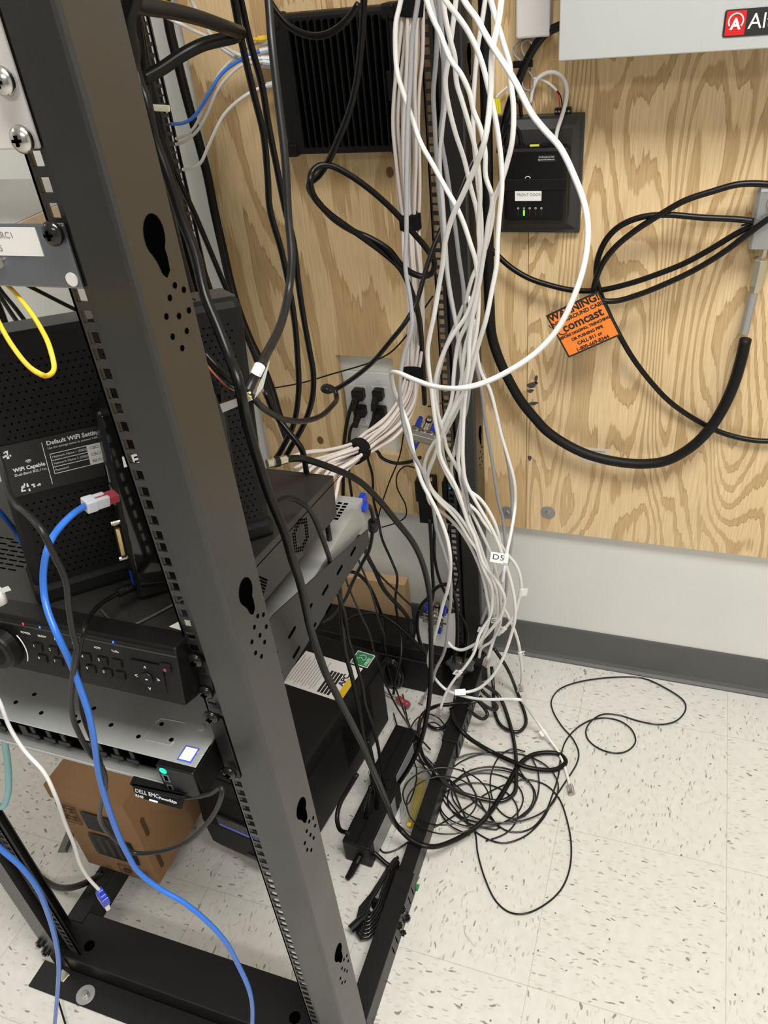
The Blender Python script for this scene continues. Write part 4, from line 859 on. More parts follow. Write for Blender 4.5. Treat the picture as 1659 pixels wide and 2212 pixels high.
GB = 'black cables'
blk = [
 ('thick_power_cord', 'heavy black cord falling past the front post and curling on the floor', 'rubber', .0050, "286,120@-.72 300,175 315,217 336,307 362,380 391,470 420,542@-.76 441,633 470,705 495,770 512,815@-.825 521,850@-.83 528,890@-.82 542,944 564,1016 586,1080 613,1145 632,1210@-.79 646,1250 660,1309 669,1351 683,1398 704,1455@-.74 727,1500 745,1535 763,1570 781,1606 802,1655@-.67 822,1700 838,1740 846,1765 863,1790#.075 891,1816#.065 928,1829#.06 975,1818#.03 1030,1785#.02 1064,1747#.015 1098,1692#.012 1119,1655#.010 1140,1636#.012 1165,1627#.01 1208,1629#.008 1222,1646#.008 1200,1662#.008 1150,1660#.016 1119,1650#.02 1056,1621#.012 1005,1587#.06 980,1553#.07 975,1530#.075", True),
 ('coax_cable', 'black coax hanging as a shallow loop across the top of the finned unit', 'rubber', .0042, "581,0@-.36 605,36 637,65 681,78 717,69 753,40 775,8@-.36", True),
 ('coax_cable', 'black coax crossing the finned unit and looping below it to the upper splitter', 'rubber', .0045, "786,0@-.34 782,72 771,174 753,246 731,300 710,347 688,380 668,398 670,412@-.30 690,440 720,472 760,498 800,515 840,540 866,572 890,590 915,597 934,588 938,566@-.26 920,535 890,500 850,455 800,410 755,378 715,358 690,358 674,372 670,392@-.34 680,428 710,460 745,486 790,518 835,552 866,582 888,628 902,672@-.24 909,720 912,772 916,845 917,872@-.14", True),
 ('power_cable', 'left one of the two long black cables falling left of the finned unit', 'rubber', .0042, "505,0@-.46 522,90 547,199 569,289 578,380 583,452 608,542 627,633 637,700@-.48 643,772 645,845 634,917 608,971 590,1000@-.52", True),
 ('power_cable', 'right one of the two long black cables falling left of the finned unit', 'rubber', .0042, "520,0@-.44 540,90 565,181 580,271 598,362 616,452 634,524 645,615 656,687@-.46 668,754 677,808 674,863 656,917 627,968 610,1000@-.50", True),
 ('power_cable', 'grey black cable with a white wrap label over the modem, wires stripped at its end', 'rubber2', .0046, "580,0@-.50 587,90 601,217 616,344 623,470 630,561 623,633@-.62 605,705 580,756 562,790@-.78 546,822 534,848@-.80", True),
 ('curly_cable', 'black cable with a small curl crossing in front of the outlet plate', 'rubber', .0036, "440,762@-.81 480,805@-.81 520,838 547,860@-.76 572,884 608,904 652,910 692,899 718,876 727,857@-.44 722,842 706,834 697,840 706,846 722,842@-.40 760,819 804,783 844,736 876,696@-.36 900,652 918,589 936,535 955,490 985,430 1008,375 1030,330 1050,290@-.20", False),
 ('thin_cable', 'thin black wire crossing above the outlet plate', 'rubber', .0016, "587,839@-.05 652,827 717,808 800,783@-.06 844,761 880,722 900,690 935,640@-.12", False),
 ('outlet_cord', 'black cord from the upper left outlet plug', 'rubber', .0042, "763,866@-.035 752,900 744,950 742,1007 741,1072@-.05 742,1130", False),
 ('outlet_cord', 'black cord from the lower left outlet plug', 'rubber', .0032, "766,912@-.035 758,926 754,953 754,1025 760,1072@-.06", False),
 ('outlet_cord', 'black cord from the upper right outlet plug running down to the floor pile', 'rubber', .0030, "809,868@-.035 806,903 797,931 793,982 804,1025 807,1080@-.07 818,1127 825,1163 847,1214 858,1245 854,1297 862,1351 867,1385@-.22 866,1420 856,1459 850,1500@-.3", False),
 ('outlet_cord', 'black cord from the lower right outlet plug with a yellow mark', 'rubber', .0036, "812,905@-.035 803,920 798,945 796,965 815,975 825,989 851,1000 883,998 908,988@-.12", False),
 ('thin_cable', 'thin black wire hanging from the outlet cut-out edge to the wall below', 'rubber', .0015, "893,780@-.06 878,850 872,935 862,989 840,1044 822,1098 812,1140@-.06", False),
 ('thin_cable', 'thin black wire making a small loop left of the power adapters', 'rubber', .0015, "898,1011@-.08 876,1007 858,1025 858,1054 876,1091 876,1116 854,1130 825,1139@-.05", False),
 ('coax_cable', 'black coax bowing out from the brass connector by the modem to the floor', 'rubber', .0046, "619,992@-.64 640,990 663,993 717,1011 771,1036@-.56 815,1076 854,1123 891,1170 912,1214 927,1279@-.44 930,1333 931,1423 929,1490@-.42 921,1553 904,1616 870,1680@-.46 836,1747 811,1777 794,1764@-.52 798,1722 812,1690 806,1650 795,1600@-.50", False),
 ('power_cable', 'black cable draped over the recorder side down onto the battery backup', 'rubber', .0040, "572,845@-.56 597,899 625,935 652,971 663,1025 674,1069 702,1116 710,1152@-.60 717,1206 731,1242 735,1297 739,1351@-.52 745,1405 757,1450 768,1496 777,1541@-.5 784,1586 795,1631 806,1680 815,1730 808,1768 796,1776 790,1760 800,1700@-.58", False),
 ('power_cable', 'black cable plugged by the recorder vent and hanging over the shelf bracket', 'rubber', .0032, "594,1088@-.74 610,1078 630,1076 659,1091 677,1116 695,1159 708,1195@-.66 713,1216 717,1250 731,1286 745,1330 752,1380@-.5 765,1420 782,1480 788,1520 806,1570 818,1620 826,1680@-.5 838,1730", False),
 ('display_cable', 'black cable with a ferrite bead leaving the blue connector of the server', 'rubber', .0032, "789,1091@-.49 798,1094 804,1108 806,1135 803,1160 797,1188 782,1217@-.42 760,1261 746,1293 720,1330 700,1345@-.32", False),
 ('power_cable', 'thick black cable falling from the shelf end to the floor pile', 'rubber', .0042, "786,1180@-.36 797,1208 808,1228 827,1269 845,1292 870,1319 884,1340 887,1362@-.20 880,1385", False),
 ('thin_cable', 'thin black wire running from the shelf end to the lower splitter', 'rubber', .0020, "790,1190@-.36 799,1211 822,1244 852,1273 875,1296 898,1315 926,1326@-.2", False),
 ('power_cable', 'black cable arching over the cardboard edge', 'rubber', .0036, "740,1234@-.30 767,1237 788,1253 804,1278 817,1310 827,1337 829,1365@-.18 825,1400", False),
 ('power_cable', 'black cable arching low over the flat black case', 'rubber', .0038, "742,1370@-.20 748,1350 760,1334 783,1327 817,1327 847,1342 875,1365 898,1388 914,1406 930,1430@-.24", False),
 ('thin_cable', 'thin glossy black wire falling in front of the flat black case', 'cord', .0019, "770,1200@-.34 785,1235 798,1268 811,1310 818,1340 830,1372 834,1410 842,1455 856,1490 872,1535@-.28 890,1580#.02", False),
 ('thin_cable', 'thin glossy black wire falling beside the green label', 'cord', .0019, "742,1235@-.38 756,1275 778,1325 798,1368 809,1408 824,1455 842,1497 862,1535@-.32 890,1575 930,1620#.02", False),
 ('power_cable', 'black cable between the power adapters and the lower splitter, left one', 'rubber', .0038, "928,1120@-.12 931,1170 934,1234 936,1275@-.17 932,1300", False),
 ('power_cable', 'black cable between the power adapters and the floor pile, right one', 'rubber', .0034, "938,1125@-.12 939,1205 947,1244 960,1277 976,1302 995,1331 1009,1360 1008,1392 1000,1430@-.2", False),
 ('power_cable', 'black cable looped over the lower splitter', 'rubber', .0040, "924,1418@-.22 908,1389 901,1350 908,1311 928,1288 945,1268 968,1263 980,1283 986,1311 987,1389@-.2 980,1430", False),
 ('power_cable', 'black cable loop in the gap of the post beside the lower splitter', 'rubber', .0030, "972,1130@-.12 968,1160 975,1190 985,1215 992,1240 985,1270 978,1290@-.14", False),
 ('heavy_feed_cable', 'thickest black cable running down behind the post and sweeping right over the plywood', 'matte', .0095, "1046,0@-.055 1050,200 1053,400 1055,560 1057,650@-.05 1061,718 1071,756 1086,794 1105,832 1128,870 1156,904@-.05 1180,930 1220,958 1270,982 1330,997 1390,1002 1440,995 1490,968@-.05 1530,930 1560,885 1585,830 1600,780 1611,732@-.044", True),
 ('coax_cable', 'black coax leaving the post and passing under the loops to the grounding block', 'rubber', .0048, "1058,535@-.04 1076,553 1103,577 1143,601 1191,617 1239,627 1294,627 1358,613@-.055 1418,593 1478,569 1537,537 1597,501 1628,487@-.06", False),
 ('coax_cable', 'black coax in the widest loop left of the grounding block', 'rubber', .0048, "1700,405@-.06 1659,398 1597,398 1537,414 1478,434 1422,466 1374,497 1330,533 1302,569 1287,605 1283,633@-.075 1298,648 1330,650 1378,637 1438,613 1497,585 1557,549 1617,505 1659,474 1700,455@-.065", False),
 ('coax_cable', 'black coax from the grounding block curving down behind the orange tag', 'rubber', .0048, "1628,478@-.065 1597,474 1517,470 1438,464 1382,470 1338,489 1310,517 1292,557 1288,597 1294,625@-.06 1314,676 1338,724 1366,772 1402,820 1446,867 1500,905@-.03 1560,935 1620,950 1659,953 1720,950@-.03", False),
 ('feed_cable', 'black cable coming from behind the grey cabinet to the backing plate', 'rubber', .0062, "1222,50@-.04 1209,56 1179,72 1151,107 1131,147 1115,187 1099,231 1088,279 1080,330@-.045", False),
 ('thick_power_cord', 'black cord folded into a sharp bend above the modem', 'rubber', .0066, "270,0@-.80 285,10 340,18 390,28 434,40 480,56 508,66 519,72@-.52 506,80 470,88 434,98 390,121 350,148 308,172@-.64", False),
 ('thick_power_cord', 'thick black cord tucked right behind the front post top', 'rubber', .0072, "292,-30@-.80 282,5 275,30 276,72 283,105 283,125 277,150@-.80 270,190", False),
 ('thick_power_cord', 'thick black cord running down the plywood left edge to the shelf level', 'matte', .0082, "358,0@-.045 366,60 384,134 403,210 425,290 448,379 464,460@-.06 482,540 500,620 518,680@-.12 540,735 564,785 587,845 600,890 622,950@-.2", True),
 ('power_cable', 'black cable leaving the top of the rear left post', 'rubber', .0042, "300,40@-.30 318,150 340,260 372,360 415,450 445,520 470,580 495,640 520,700@-.34 548,765 566,815 585,870@-.3", True),
 ('power_cable', 'black cable on the left of the upright bunch by the rear left post', 'rubber', .0050, "292,20@-.6 305,120 322,240 345,360 368,470 392,560 418,650@-.62 440,720", True),
 ('power_cable', 'black cable in the middle of the upright bunch by the rear left post', 'rubber', .0045, "296,20@-.5 312,120 334,240 362,350 386,440 410,530 434,615 453,690@-.52", True),
 ('power_cable', 'black cable on the right of the upright bunch by the rear left post', 'rubber', .0040, "300,60@-.36 318,180 338,285 362,370 396,460 422,530 446,600 466,660@-.38", True),
 ('thin_cable', 'thin black wire seen through the gap below the grey blue unit', 'rubber', .0030, "30,600@-.5 43,608 90,632 145,660 203,688 260,715@-.45", False),
 ('thin_cable', 'left one of the slanting black cables behind the modem top left', 'rubber', .0036, "-40,585@-.45 0,640 30,685 60,728@-.5", False),
 ('thin_cable', 'right one of the slanting black cables behind the modem top left', 'rubber', .0034, "-30,575@-.42 0,625 35,668 75,722@-.46", False),
 ('thick_power_cord', 'very thick black cable behind the modem top left, cut by the edge', 'rubber', .008, "-60,560@-.3 -10,650 20,730@-.3", False),
 ('thick_power_cord', 'thick black cable lying low between the left post and the side rail', 'rubber', .0060, "40,1870@-.80 80,1905 110,1918 150,1918#.06 190,1905#.08 225,1885#.09", False),
 ('usb_cable', 'black flexible cable crossing the blue cable and looping under the server', 'rubber2', .0026, "-10,960@-.95 7,1016 18,1060 36,1092 54,1106 90,1146@-1.03 116,1197 141,1251 148,1305 156,1360 166,1400 163,1417@-1.04 156,1471 156,1544 170,1583 195,1627 217,1652 228,1688@-1.04 217,1742 217,1771 235,1800 260,1822 289,1842 344,1840 398,1822 434,1793@-1.0 467,1750 480,1708 478,1700 452,1715 380,1723 344,1714 318,1696@-.98", False),
 ('dc_power_cable', 'black barrel plug cable of the mini computer hanging in front of the recorder', 'rubber', .0022, "292,1272@-.90 275,1272 246,1287@-.93 217,1305 195,1330 181,1363@-1.0 174,1395 166,1431 170,1471 174,1525 184,1562 203,1609 217,1645 222,1690@-1.03", False),
 ('thin_cable', 'short black wire end below the rack foot beside the blue cable', 'rubber', .0016, "122,2150#.012 130,2175#.008 142,2215#.004", False),
 ('thin_cable', 'black loop of cable left of the front power brick', 'rubber', .0042, "752,1800@-.68 733,1790 728,1765 735,1735 752,1705 772,1672@-.58", False),
 ('thick_power_cord', 'black cord from the front power brick to the side rail', 'rubber', .0046, "792,1828#.03 815,1848#.02 838,1868#.012 858,1875#.01 876,1874#.01", False),
 ('thick_power_cord', 'glossy black cord coil on the side rail below the post foot', 'cord', .0040, "1068,1401@-.15 1098,1448 1115,1490#.02 1123,1511#.012 1136,1562#.008 1119,1581#.008 1085,1570#.008 1068,1536#.008 1066,1490#.02 1062,1440#.05", False),
 ('thick_power_cord', 'black cord sweeping in a wide oval over the rail and floor', 'cord', .0044, "1043,1477#.06 1077,1503#.03 1098,1553#.012 1113,1621#.012 1115,1680#.012 1111,1713#.012 1085,1730#.01 1043,1726#.012 980,1705#.03 938,1667#.064 912,1629#.04 904,1587#.03 912,1545#.04 938,1527#.06 980,1521#.075 1022,1517#.09 1040,1505#.09", False),
 ('thick_power_cord', 'small black cord loop hanging over the rail end', 'cord', .0040, "1010,1528#.08 1029,1547#.05 1044,1553#.04 1053,1544#.04 1047,1531#.05 1031,1512#.07 1022,1500#.08", False),
 ('thick_power_cord', 'second small black cord loop right of the rail end', 'cord', .0040, "1034,1514#.07 1053,1528#.05 1069,1534#.04 1074,1528#.04 1066,1516#.05 1050,1500#.07 1040,1490#.08", False),
 ('thick_power_cord', 'black cord loop lying on the floor left of the rail', 'cord', .0040, "985,1500#.06 975,1545#.03 960,1570#.012 940,1574#.01 922,1562#.012 915,1540#.03", False),
]
blkC = {}
for (n_, lb_, mm, r_, sp_, up_) in blk:
    blkC[lb_] = cable(n_, lb_, mm, r_, sp_, GB if 'power' in n_ else None, up=up_)
c, q = blkC['grey black cable with a white wrap label over the modem, wires stripped at its end']
n = len(q); b = MB().tube([p-c.location for p in q[n-11:n-7]], .0054, 12); b.build('wrap_label', M['paper'], c)
b = MB().prism([at(575, 795, -.795)-c.location, at(583, 778, -.795)-c.location, at(568, 838, -.795)-c.location, at(549, 862, -.795)-c.location, at(556, 838, -.795)-c.location], (0, .0006, 0)); b.build('flag_label', M['paper'], c)
b = MB().prism([at(538, 852, -.80)-c.location, at(545, 864, -.80)-c.location, at(466, 898, -.80)-c.location, at(461, 878, -.80)-c.location], (0, .0006, 0)); b.build('flag_label', M['paper'], c)
b = MB(); e_ = at(531, 851, -.802)-c.location
for k in range(7): b.cyl(e_, e_+Vector((random.uniform(-.007, .007), random.uniform(-.003, .003), random.uniform(-.005, .005))), .0012, 6)
b.build('stripped_jacket', mat('pale_yellow_foil', (.75, .68, .35), .5), c)
for mm, col, sp_ in (('green_wire', (.02, .22, .16), "432,758@-.80 450,772 470,800 490,825 512,842 530,850@-.802"), ('red_wire', (.5, .12, .08), "432,765@-.80 448,790 472,818 495,838 530,853@-.802")):
    P_ = cat(path(sp_), 4); MB().tube([p-c.location for p in P_], .0010, 6).build('wire', mat(mm, col, .4), c)
# brass F connector
c, q = blkC['black coax bowing out from the brass connector by the modem to the floor']
a, b_ = at(577, 1002, -.66)-c.location, q[0]-c.location; d_ = (b_-a)
MB().tube([a, a+d_*.28, a+d_*.30, a+d_*.34, a+d_*.5, a+d_*.52, a+d_], [.0058, .0058, .0050, .0064, .0064, .0056, .0056], 12).build('connector', M['brass'], c)
MB().tube([a+d_*.36, a+d_*.62], .0068, 12).build('connector_ring', M['black'], c)
c, q = blkC['black cable with a ferrite bead leaving the blue connector of the server']
k = min(range(len(q)), key=lambda i: (q[i]-at(803, 1148, -.465)).length); t_ = (q[k+1]-q[k-1]).normalized(); p = q[k]-c.location
MB().tube([p-t_*.011, p-t_*.010, p+t_*.010, p+t_*.011], [.007, .0085, .0085, .007], 16).build('ferrite_bead', M['black'], c)
MB().box(-.005, .005, -.002, .012, -.006, .006).build('connector', M['dblue'], c, bevel=.002).location = q[0]-c.location+Vector((0, -.010, 0))
c, q = blkC['black barrel plug cable of the mini computer hanging in front of the recorder']
b = MB()
for k in range(5):
    p = q[4+k*1]-c.location; t_ = (q[5+k]-q[3+k]).normalized(); b.tube([p-t_*.0018, p+t_*.0018], .0046, 10)
b.build('strain_relief', M['rubber'], c)
# outlet plugs
for (px, py, lb_, w_) in ((774, 852, 'black plug in the upper left socket of the wall outlet', .026), (778, 888, 'black plug in the lower left socket of the wall outlet', .026), (817, 852, 'black plug in the upper right socket of the wall outlet', .022), (822, 890, 'black plug in the lower right socket of the wall outlet', .024)):
    p = at(px, py, -.020); t = thing('power_plug', lb_, 'plug', (p.x, -.0095, p.z), (0, 0, 0), 'plugs in the wall outlet')
    MB().prism([(x*w_/.026, 0, z) for x, z in rr(.026, .024, .005, 4)], (0, -.020, 0)).build('plug_head', M['black'], t, bevel=.003)
    MB().tube([(-.003, -.014, -.006), (-.006, -.024, -.018), (-.008, -.027, -.030)], [.0085, .007, .005], 12).build('strain_relief', M['black'], t)
# beige/grey patch cables into the finned unit
for (lb_, mm, r_, sp_) in (
 ('yellow patch cable from the upper left to the finned unit', 'yellow', .0026, "330,-10@-.2 344,0 384,13 415,27 473,60 518,74 547,85 584,82@-.045"),
 ('white patch cable from behind the post slanting down to the finned unit', 'white', .0028, "325,26@-.15 357,36 406,60 451,80 484,100 511,116 547,125 594,127@-.045"),
 ('pale patch cable dropping from the top to the finned unit', 'pale', .0030, "405,-20@-.1 413,0 440,51 469,94 502,120 533,134 594,143@-.045"),
 ('blue patch cable rising from the rear left post to the finned unit', 'blue', .0028, "370,268@-.15 395,266 419,252 444,214 462,183 482,156 515,132 551,114 590,105@-.045"),
 ('upper grey patch cable rising beside the blue one', 'beige', .0027, "380,300@-.15 395,294 417,279 435,245 455,201 473,161 506,125 547,96 590,86@-.045"),
 ('lower grey patch cable rising beside the blue one', 'beige', .0028, "380,312@-.15 397,306 424,285 446,250 469,196 495,163 524,140 562,134 596,137@-.045"),
 ('lowest white patch cable curving alone to the finned unit', 'white', .0028, "395,366@-.15 411,366 433,352 446,326 464,285 486,245 529,207 562,190 604,178@-.045")):
    c, q = cable('patch_cable', lb_, mm, r_, sp_, 'patch cables left of the finned unit')
    t_ = (q[-1]-q[-3]).normalized(); p = q[-1]-c.location
    MB().tube([p-t_*.022, p-t_*.002], .0048, 8).build('plug', M['yellow' if mm == 'yellow' else 'boot'], c)
# blue, yellow, white and teal cables at the front left
c, q = cable('network_cable', 'bright blue network cable plugged into the mini computer and hanging down the front', 'blue', .0030,
 "184,1092@-.935 156,1112 127,1142 105,1179@-1.0 94,1233 96,1287 105,1325 123,1369@-1.035 152,1431 177,1497 192,1544 203,1598@-1.045 213,1670 231,1735 253,1797@-1.04 275,1844 300,1884 344,1919 398,1950 450,1993@-1.03 488,2036 515,2085 537,2134 545,2172 545,2225@-1.02")
d_ = (q[0]-q[2]).normalized(); e_ = at(243, 1073, -.912); mw = orient(q[0]-c.location, (e_-q[0]), .9)
L_ = (e_-q[0]).length
b = MB(); b.box(-.0068, .0068, -.0055, .0055, -.001, L_*.35); b.box(-.0060, -.0015, -.0052, .0052, L_*.3, L_*.75); b.box(.0015, .0060, -.0052, .0052, L_*.3, L_*.8); bmesh.ops.transform(b.bm, matrix=mw, verts=b.bm.verts); b.build('boot', M['boot'], c, bevel=.001)
b = MB().box(-.0056, .0056, -.0040, .0040, L_*.45, L_+.004); bmesh.ops.transform(b.bm, matrix=mw, verts=b.bm.verts); b.build('plug', M['redclear'], c, bevel=.0006)
cable('network_cable', 'blue network cable at the bottom left, in front of the left post', 'blue', .0031, "-30,1800@-1.1 0,1832 43,1870 81,1919 103,1971 119,2025 127,2080 125,2134 117,2225@-1.06")
cable('network_cable', 'short blue cable end seen at the left edge beside the modem', 'blue', .0028, "-30,1075@-.9 0,1106 20,1130 36,1152@-.86 48,1175")
cable('fibre_cable', 'thin yellow cable hanging in a narrow loop at the left in front of the modem', 'yellow', .0017, "-30,592@-.90 0,604 29,629 65,673 90,712 108,752@-1.0 117,790 113,805 100,812 83,806@-1.03 54,783 22,740 0,701 -25,650@-.95")
c, q = cable('usb_cable', 'white translucent USB cable with a blue plug hanging at the lower left', 'pale', .0019, "-15,1490@-1.06 0,1518 22,1573 54,1623 94,1667 119,1717@-1.08 141,1779 159,1822 174,1869 192,1898 217,1925@-1.06")
mw = orient(q[-1]-c.location, at(245, 2000, -1.06)-q[-1], 1.25)
b = MB(); b.prism([(-.003, -.003, -.004), (.003, -.003, -.004), (.003, .003, -.004), (-.003, .003, -.004)], (0, 0, .006)); b.box(-.006, .006, -.0035, .0035, .002, .008); b.box(-.0075, .0075, -.0042, .0042, .008, .022); bmesh.ops.transform(b.bm, matrix=mw, verts=b.bm.verts); o = b.build('plug_grip', M['dblue'], c, bevel=.0008)
b = MB().box(-.006, .006, -.0024, .0024, .022, .034); bmesh.ops.transform(b.bm, matrix=mw, verts=b.bm.verts); o = b.build('usb_shell', M['chrome'], c)
b = MB().box(-.0038, -.0018, -.0026, .0026, .026, .0285); b.box(.0018, .0038, -.0026, .0026, .026, .0285); bmesh.ops.transform(b.bm, matrix=mw, verts=b.bm.verts); b.build('shell_window', M['whiteink'], o)
P_ = cat(path("10,1560@-.95 10,1598 17,1650 19,1700 14,1728 3,1743 -12,1735@-.95"), 5)
tag(MB().tube(P_, .0042, 10).build('flat_cable', M['teal'], None, smooth=True, offset=P_[0]), 'pale teal cable loop at the far left below the server', 'cable')
p = at(2, 1282, -1.0); t = thing('label_tie', 'white cable tie with a paper flag at the left edge above the recorder', 'cable tie', p)
MB().tube([(-.012, 0, .008), (-.002, 0, 0), (-.003, 0, -.010), (-.008, 0, -.014)], [.006, .005, .0045, .003], 8).build('tie_head', M['cream'], t, smooth=True)
tf = MB().prism([(-.001, -.001, .000), (-.001, -.001, .005), (.014, -.001, .012), (.0155, -.001, .0075)], (0, .0004, 0)).build('flag_label', M['paper'], t)
p = at(341, 233, -.62); o = MB().box(-.012, .012, -.002, .002, -.003, .003).build('cable_tie_end', mat('pale_cream_nylon', (.72, .72, .55), .4), None, bevel=.001); o.location = p; o.rotation_euler = (0, .15, .3); tag(o, 'pale cream cable tie end sticking out of the black bunch', 'cable tie')

# ---------------------------------------------------------------- small things by the phone adapter
t = thing('flat_cable_coil', 'grey flat ribbon cable folded and tied below the white module', 'cable', (.139, -.030, 1.255))
for sp_ in ("1142,84@-.035 1128,88 1109,102 1112,118 1128,135 1140,150 1152,172 1150,190 1138,196 1128,184 1130,165 1138,140@-.035", "1146,84@-.04 1150,95 1150,110 1140,125 1130,115 1127,98 1134,88 1142,86 1150,100 1146,125 1135,150 1128,175 1133,192 1146,196@-.04"):
    P_ = cat(path(sp_), 4); b = MB()
    for k in (-1, 0, 1): b.tube([p-Vector(t.location)+Vector((0, k*.0016, 0)) for p in P_], .0009, 6)
    b.build('ribbon', M['grey'], t, smooth=True)
p = at(1132, 138, -.038)-Vector(t.location); MB().box(p.x-.016, p.x+.013, p.y-.003, p.y+.003, p.z-.0045, p.z+.0045).build('twist_tie', M['black'], t)
cable('white_wire', 'white round cable arching above the phone adapter', 'white', .0031, "1146,222@-.03 1150,195 1160,172 1180,158 1200,157 1216,168 1224,188 1223,215 1214,250 1203,285 1200,312@-.05")
c, q = cable('white_wire', 'short white wire pair ending in red and black leads at the terminal strip', 'white', .0022, "1152,170@-.03 1170,172 1188,182 1203,196@-.03")
for nm, mm, sp_ in (('lead', 'red', "1203,196@-.03 1207,208 1209,232@-.03"), ('lead', 'rubber', "1204,196@-.03 1211,208 1215,232@-.03")): MB().tube([p-c.location for p in cat(path(sp_), 4)], .0010, 6).build(nm, M[mm], c)
c, q = cable('white_wire', 'short white wire pair with yellow crimp connectors left of the adapter', 'white', .0018, "1096,188@-.03 1086,197 1078,204 1072,211@-.03")
b = MB()
for k in range(3): p = at(1068+k*4, 214, -.032)-c.location; e_ = at(1072+k*4, 245, -.032)-c.location; b.tube([p, e_], .0026, 8)
b.build('crimp_connector', M['yellow2'], c)
for lb_, sp_ in (('black plug lead at the left end of the phone adapter', "1090,330@-.06 1084,300 1088,270 1100,240 1106,218@-.035"), ('black plug lead looping over the phone adapter top', "1080,325@-.06 1090,290 1105,272 1118,280 1124,300 1126,322@-.055"), ('short black lead standing on the backing plate top', "1112,212@-.03 1122,222 1125,240 1126,250@-.03")):
    cable('adapter_lead', lb_, 'rubber', .0030, sp_, 'black leads at the phone adapter')

# ---------------------------------------------------------------- splitters and plug-in power adapters
def splitter(name, label, loc, rot, ports):
    t = thing(name, label, 'coax splitter', loc, rot, 'coax splitters')
    MB().box(-.024, .024, -.008, .008, -.013, .013).build('body', M['chrome'], t, bevel=.002)
    MB().box(-.030, .030, -.009, -.0075, -.003, .003).build('body_rib', M['chrome'], t, bevel=.0006)
    for (x, s, cap) in ports:
        b = MB(); b.tube([(x, 0, s*.013), (x, 0, s*.024)], .0048, 12); b.tube([(x, 0, s*.016), (x, 0, s*.019)], .0062, 6); pt_ = b.build('port', M['chrome'], t)
        if cap == 'blue': MB().tube([(x, 0, s*.020), (x, 0, s*.032), (x, 0, s*.033), (x, 0, s*.040)], [.0058, .0056, .0046, .0044], 12).build('cap', M['dblue'], pt_)
        elif cap: 
            MB().tube([(x, 0, s*.019), (x, 0, s*.024), (x, 0, s*.025), (x, 0, s*.046)], [.0062, .0062, .0052, .0056], 12).build('connector', M['chrome'], pt_)
            MB().tube([(x, 0, s*.036), (x, 0, s*.040)], .0064, 12).build('connector_ring', M['black'], pt_)
    return t
p = at(912, 940, -.11); splitter('coax_splitter', 'upper coax splitter with blue caps hanging left of the rear post', p, (.15, .35, .25), ((-.014, 1, 'blue'), (.002, 1, 'plug'), (.016, 1, 'blue'), (-.006, -1, 'blue')))
p = at(938, 1335, -.175); splitter('coax_splitter', 'lower coax splitter with blue caps in front of the white card', p, (0, .12, 0), ((-.018, 1, 'blue'), (.004, 1, 'plug'), (.020, 1, 'blue'), (-.006, -1, 'plug'), (.014, -1, 'blue')))
cdp = [at(902, 1352, -.160), at(893, 1395, -.160), at(985, 1400, -.160), at(985, 1325, -.160), at(905, 1335, -.160)]
tag(MB().prism(cdp, (0, .002, 0)).build('white_card', M['paper'], None), 'white backing card standing behind the lower coax splitter', 'card')
def adapter(label, px, py, Y, zb):
    p = at(px, py, Y); t = thing('plug_in_adapter', label, 'power adapter', p, (0, 0, .05), 'plug-in power adapters by the rear post')
    MB().box(-.021, .019, -.004, .030, -.050, 0).build('case', M['black'], t, bevel=.002); MB().box(-.017, .016, -.002, .028, -.105, -.050).build('lower_case', M['black'], t, bevel=.002)
    MB().box(-.0045, -.0030, -.0045, -.0035, -.014, -.008).build('blue_light', M['screen'], t)
    MB().tube([(.012, .004, 0), (.012, .004, .006)], .004, 10).build('top_terminal', M['chrome'], t)
adapter('left plug-in power adapter with a blue light below the upper splitter', 917, 1040, -.10, 0)
adapter('right plug-in power adapter with a blue light close to the rear post', 976, 1042, -.075, 0)
cable('thin_cable', 'thin black wire from the upper splitter connector to the post', 'rubber', .0016, "924,878@-.12 940,876 955,870 968,868@-.1")

# ---------------------------------------------------------------- power bricks, coiled cord and litter on the floor
def brick(label, px, py, L_, ang, w_=.058, h_=.036, mm='matte', zz=0):
    p = atz(px, py, 0); t = thing('power_brick', label, 'power brick', (p.x, p.y, zz), (0, 0, ang), 'power bricks beside the battery backup')
    MB().box(-w_/2, w_/2, 0, L_, 0.0005, h_).build('case', M[mm], t, bevel=.003); MB().box(-.0004, .0004, .002, L_-.002, h_, h_+.0004).build('seam', M['hole'], t)
    MB().box(w_/2-.0002, w_/2+.0004, .02, L_-.03, .006, h_-.006).build('rating_label', M['grey'], t)
    return t
an_ = math.radians(-4)
t = brick('front black power brick with a strain relief towards the camera', 775, 1866, .155, an_, .056, .062)
MB().tube([(0.006, 0, .030), (.004, -.012, .026), (-.002, -.030, .012), (-.006, -.038, .007)], [.006, .0075, .0065, .005], 12).build('strain_relief', M['black'], t)
brick('rear black power brick with a grey rating label', 826, 1715, .140, math.radians(-5), .052, .050)
random.seed(2)
P_ = []
cc_ = atz(796, 1998, .01); ax = (atz(846, 1888, .01)-cc_).normalized(); ay = Vector((-ax.y, ax.x, 0))
for k in range(6*16):
    a = 2*PI*k/16; lay = k/16
    cs = math.cos(a); x = cs*(.084-.006*lay); y = math.sin(a)*((.029 if cs < -.2 else .014+.012*max(0, .3-cs))*(1-.13*lay))
    P_.append(cc_+ax*(x+.052)+ay*y+Vector((0, 0, .0045+.0030*lay)))
CR = thing('coiled_power_cord', 'glossy black power cord coiled and tied, lying against the side rail', 'power cord', (cc_.x, cc_.y, 0))
MB().tube([p-Vector(CR.location) for p in P_], .0030, 8).build('cord', M['cord'], CR, smooth=True)
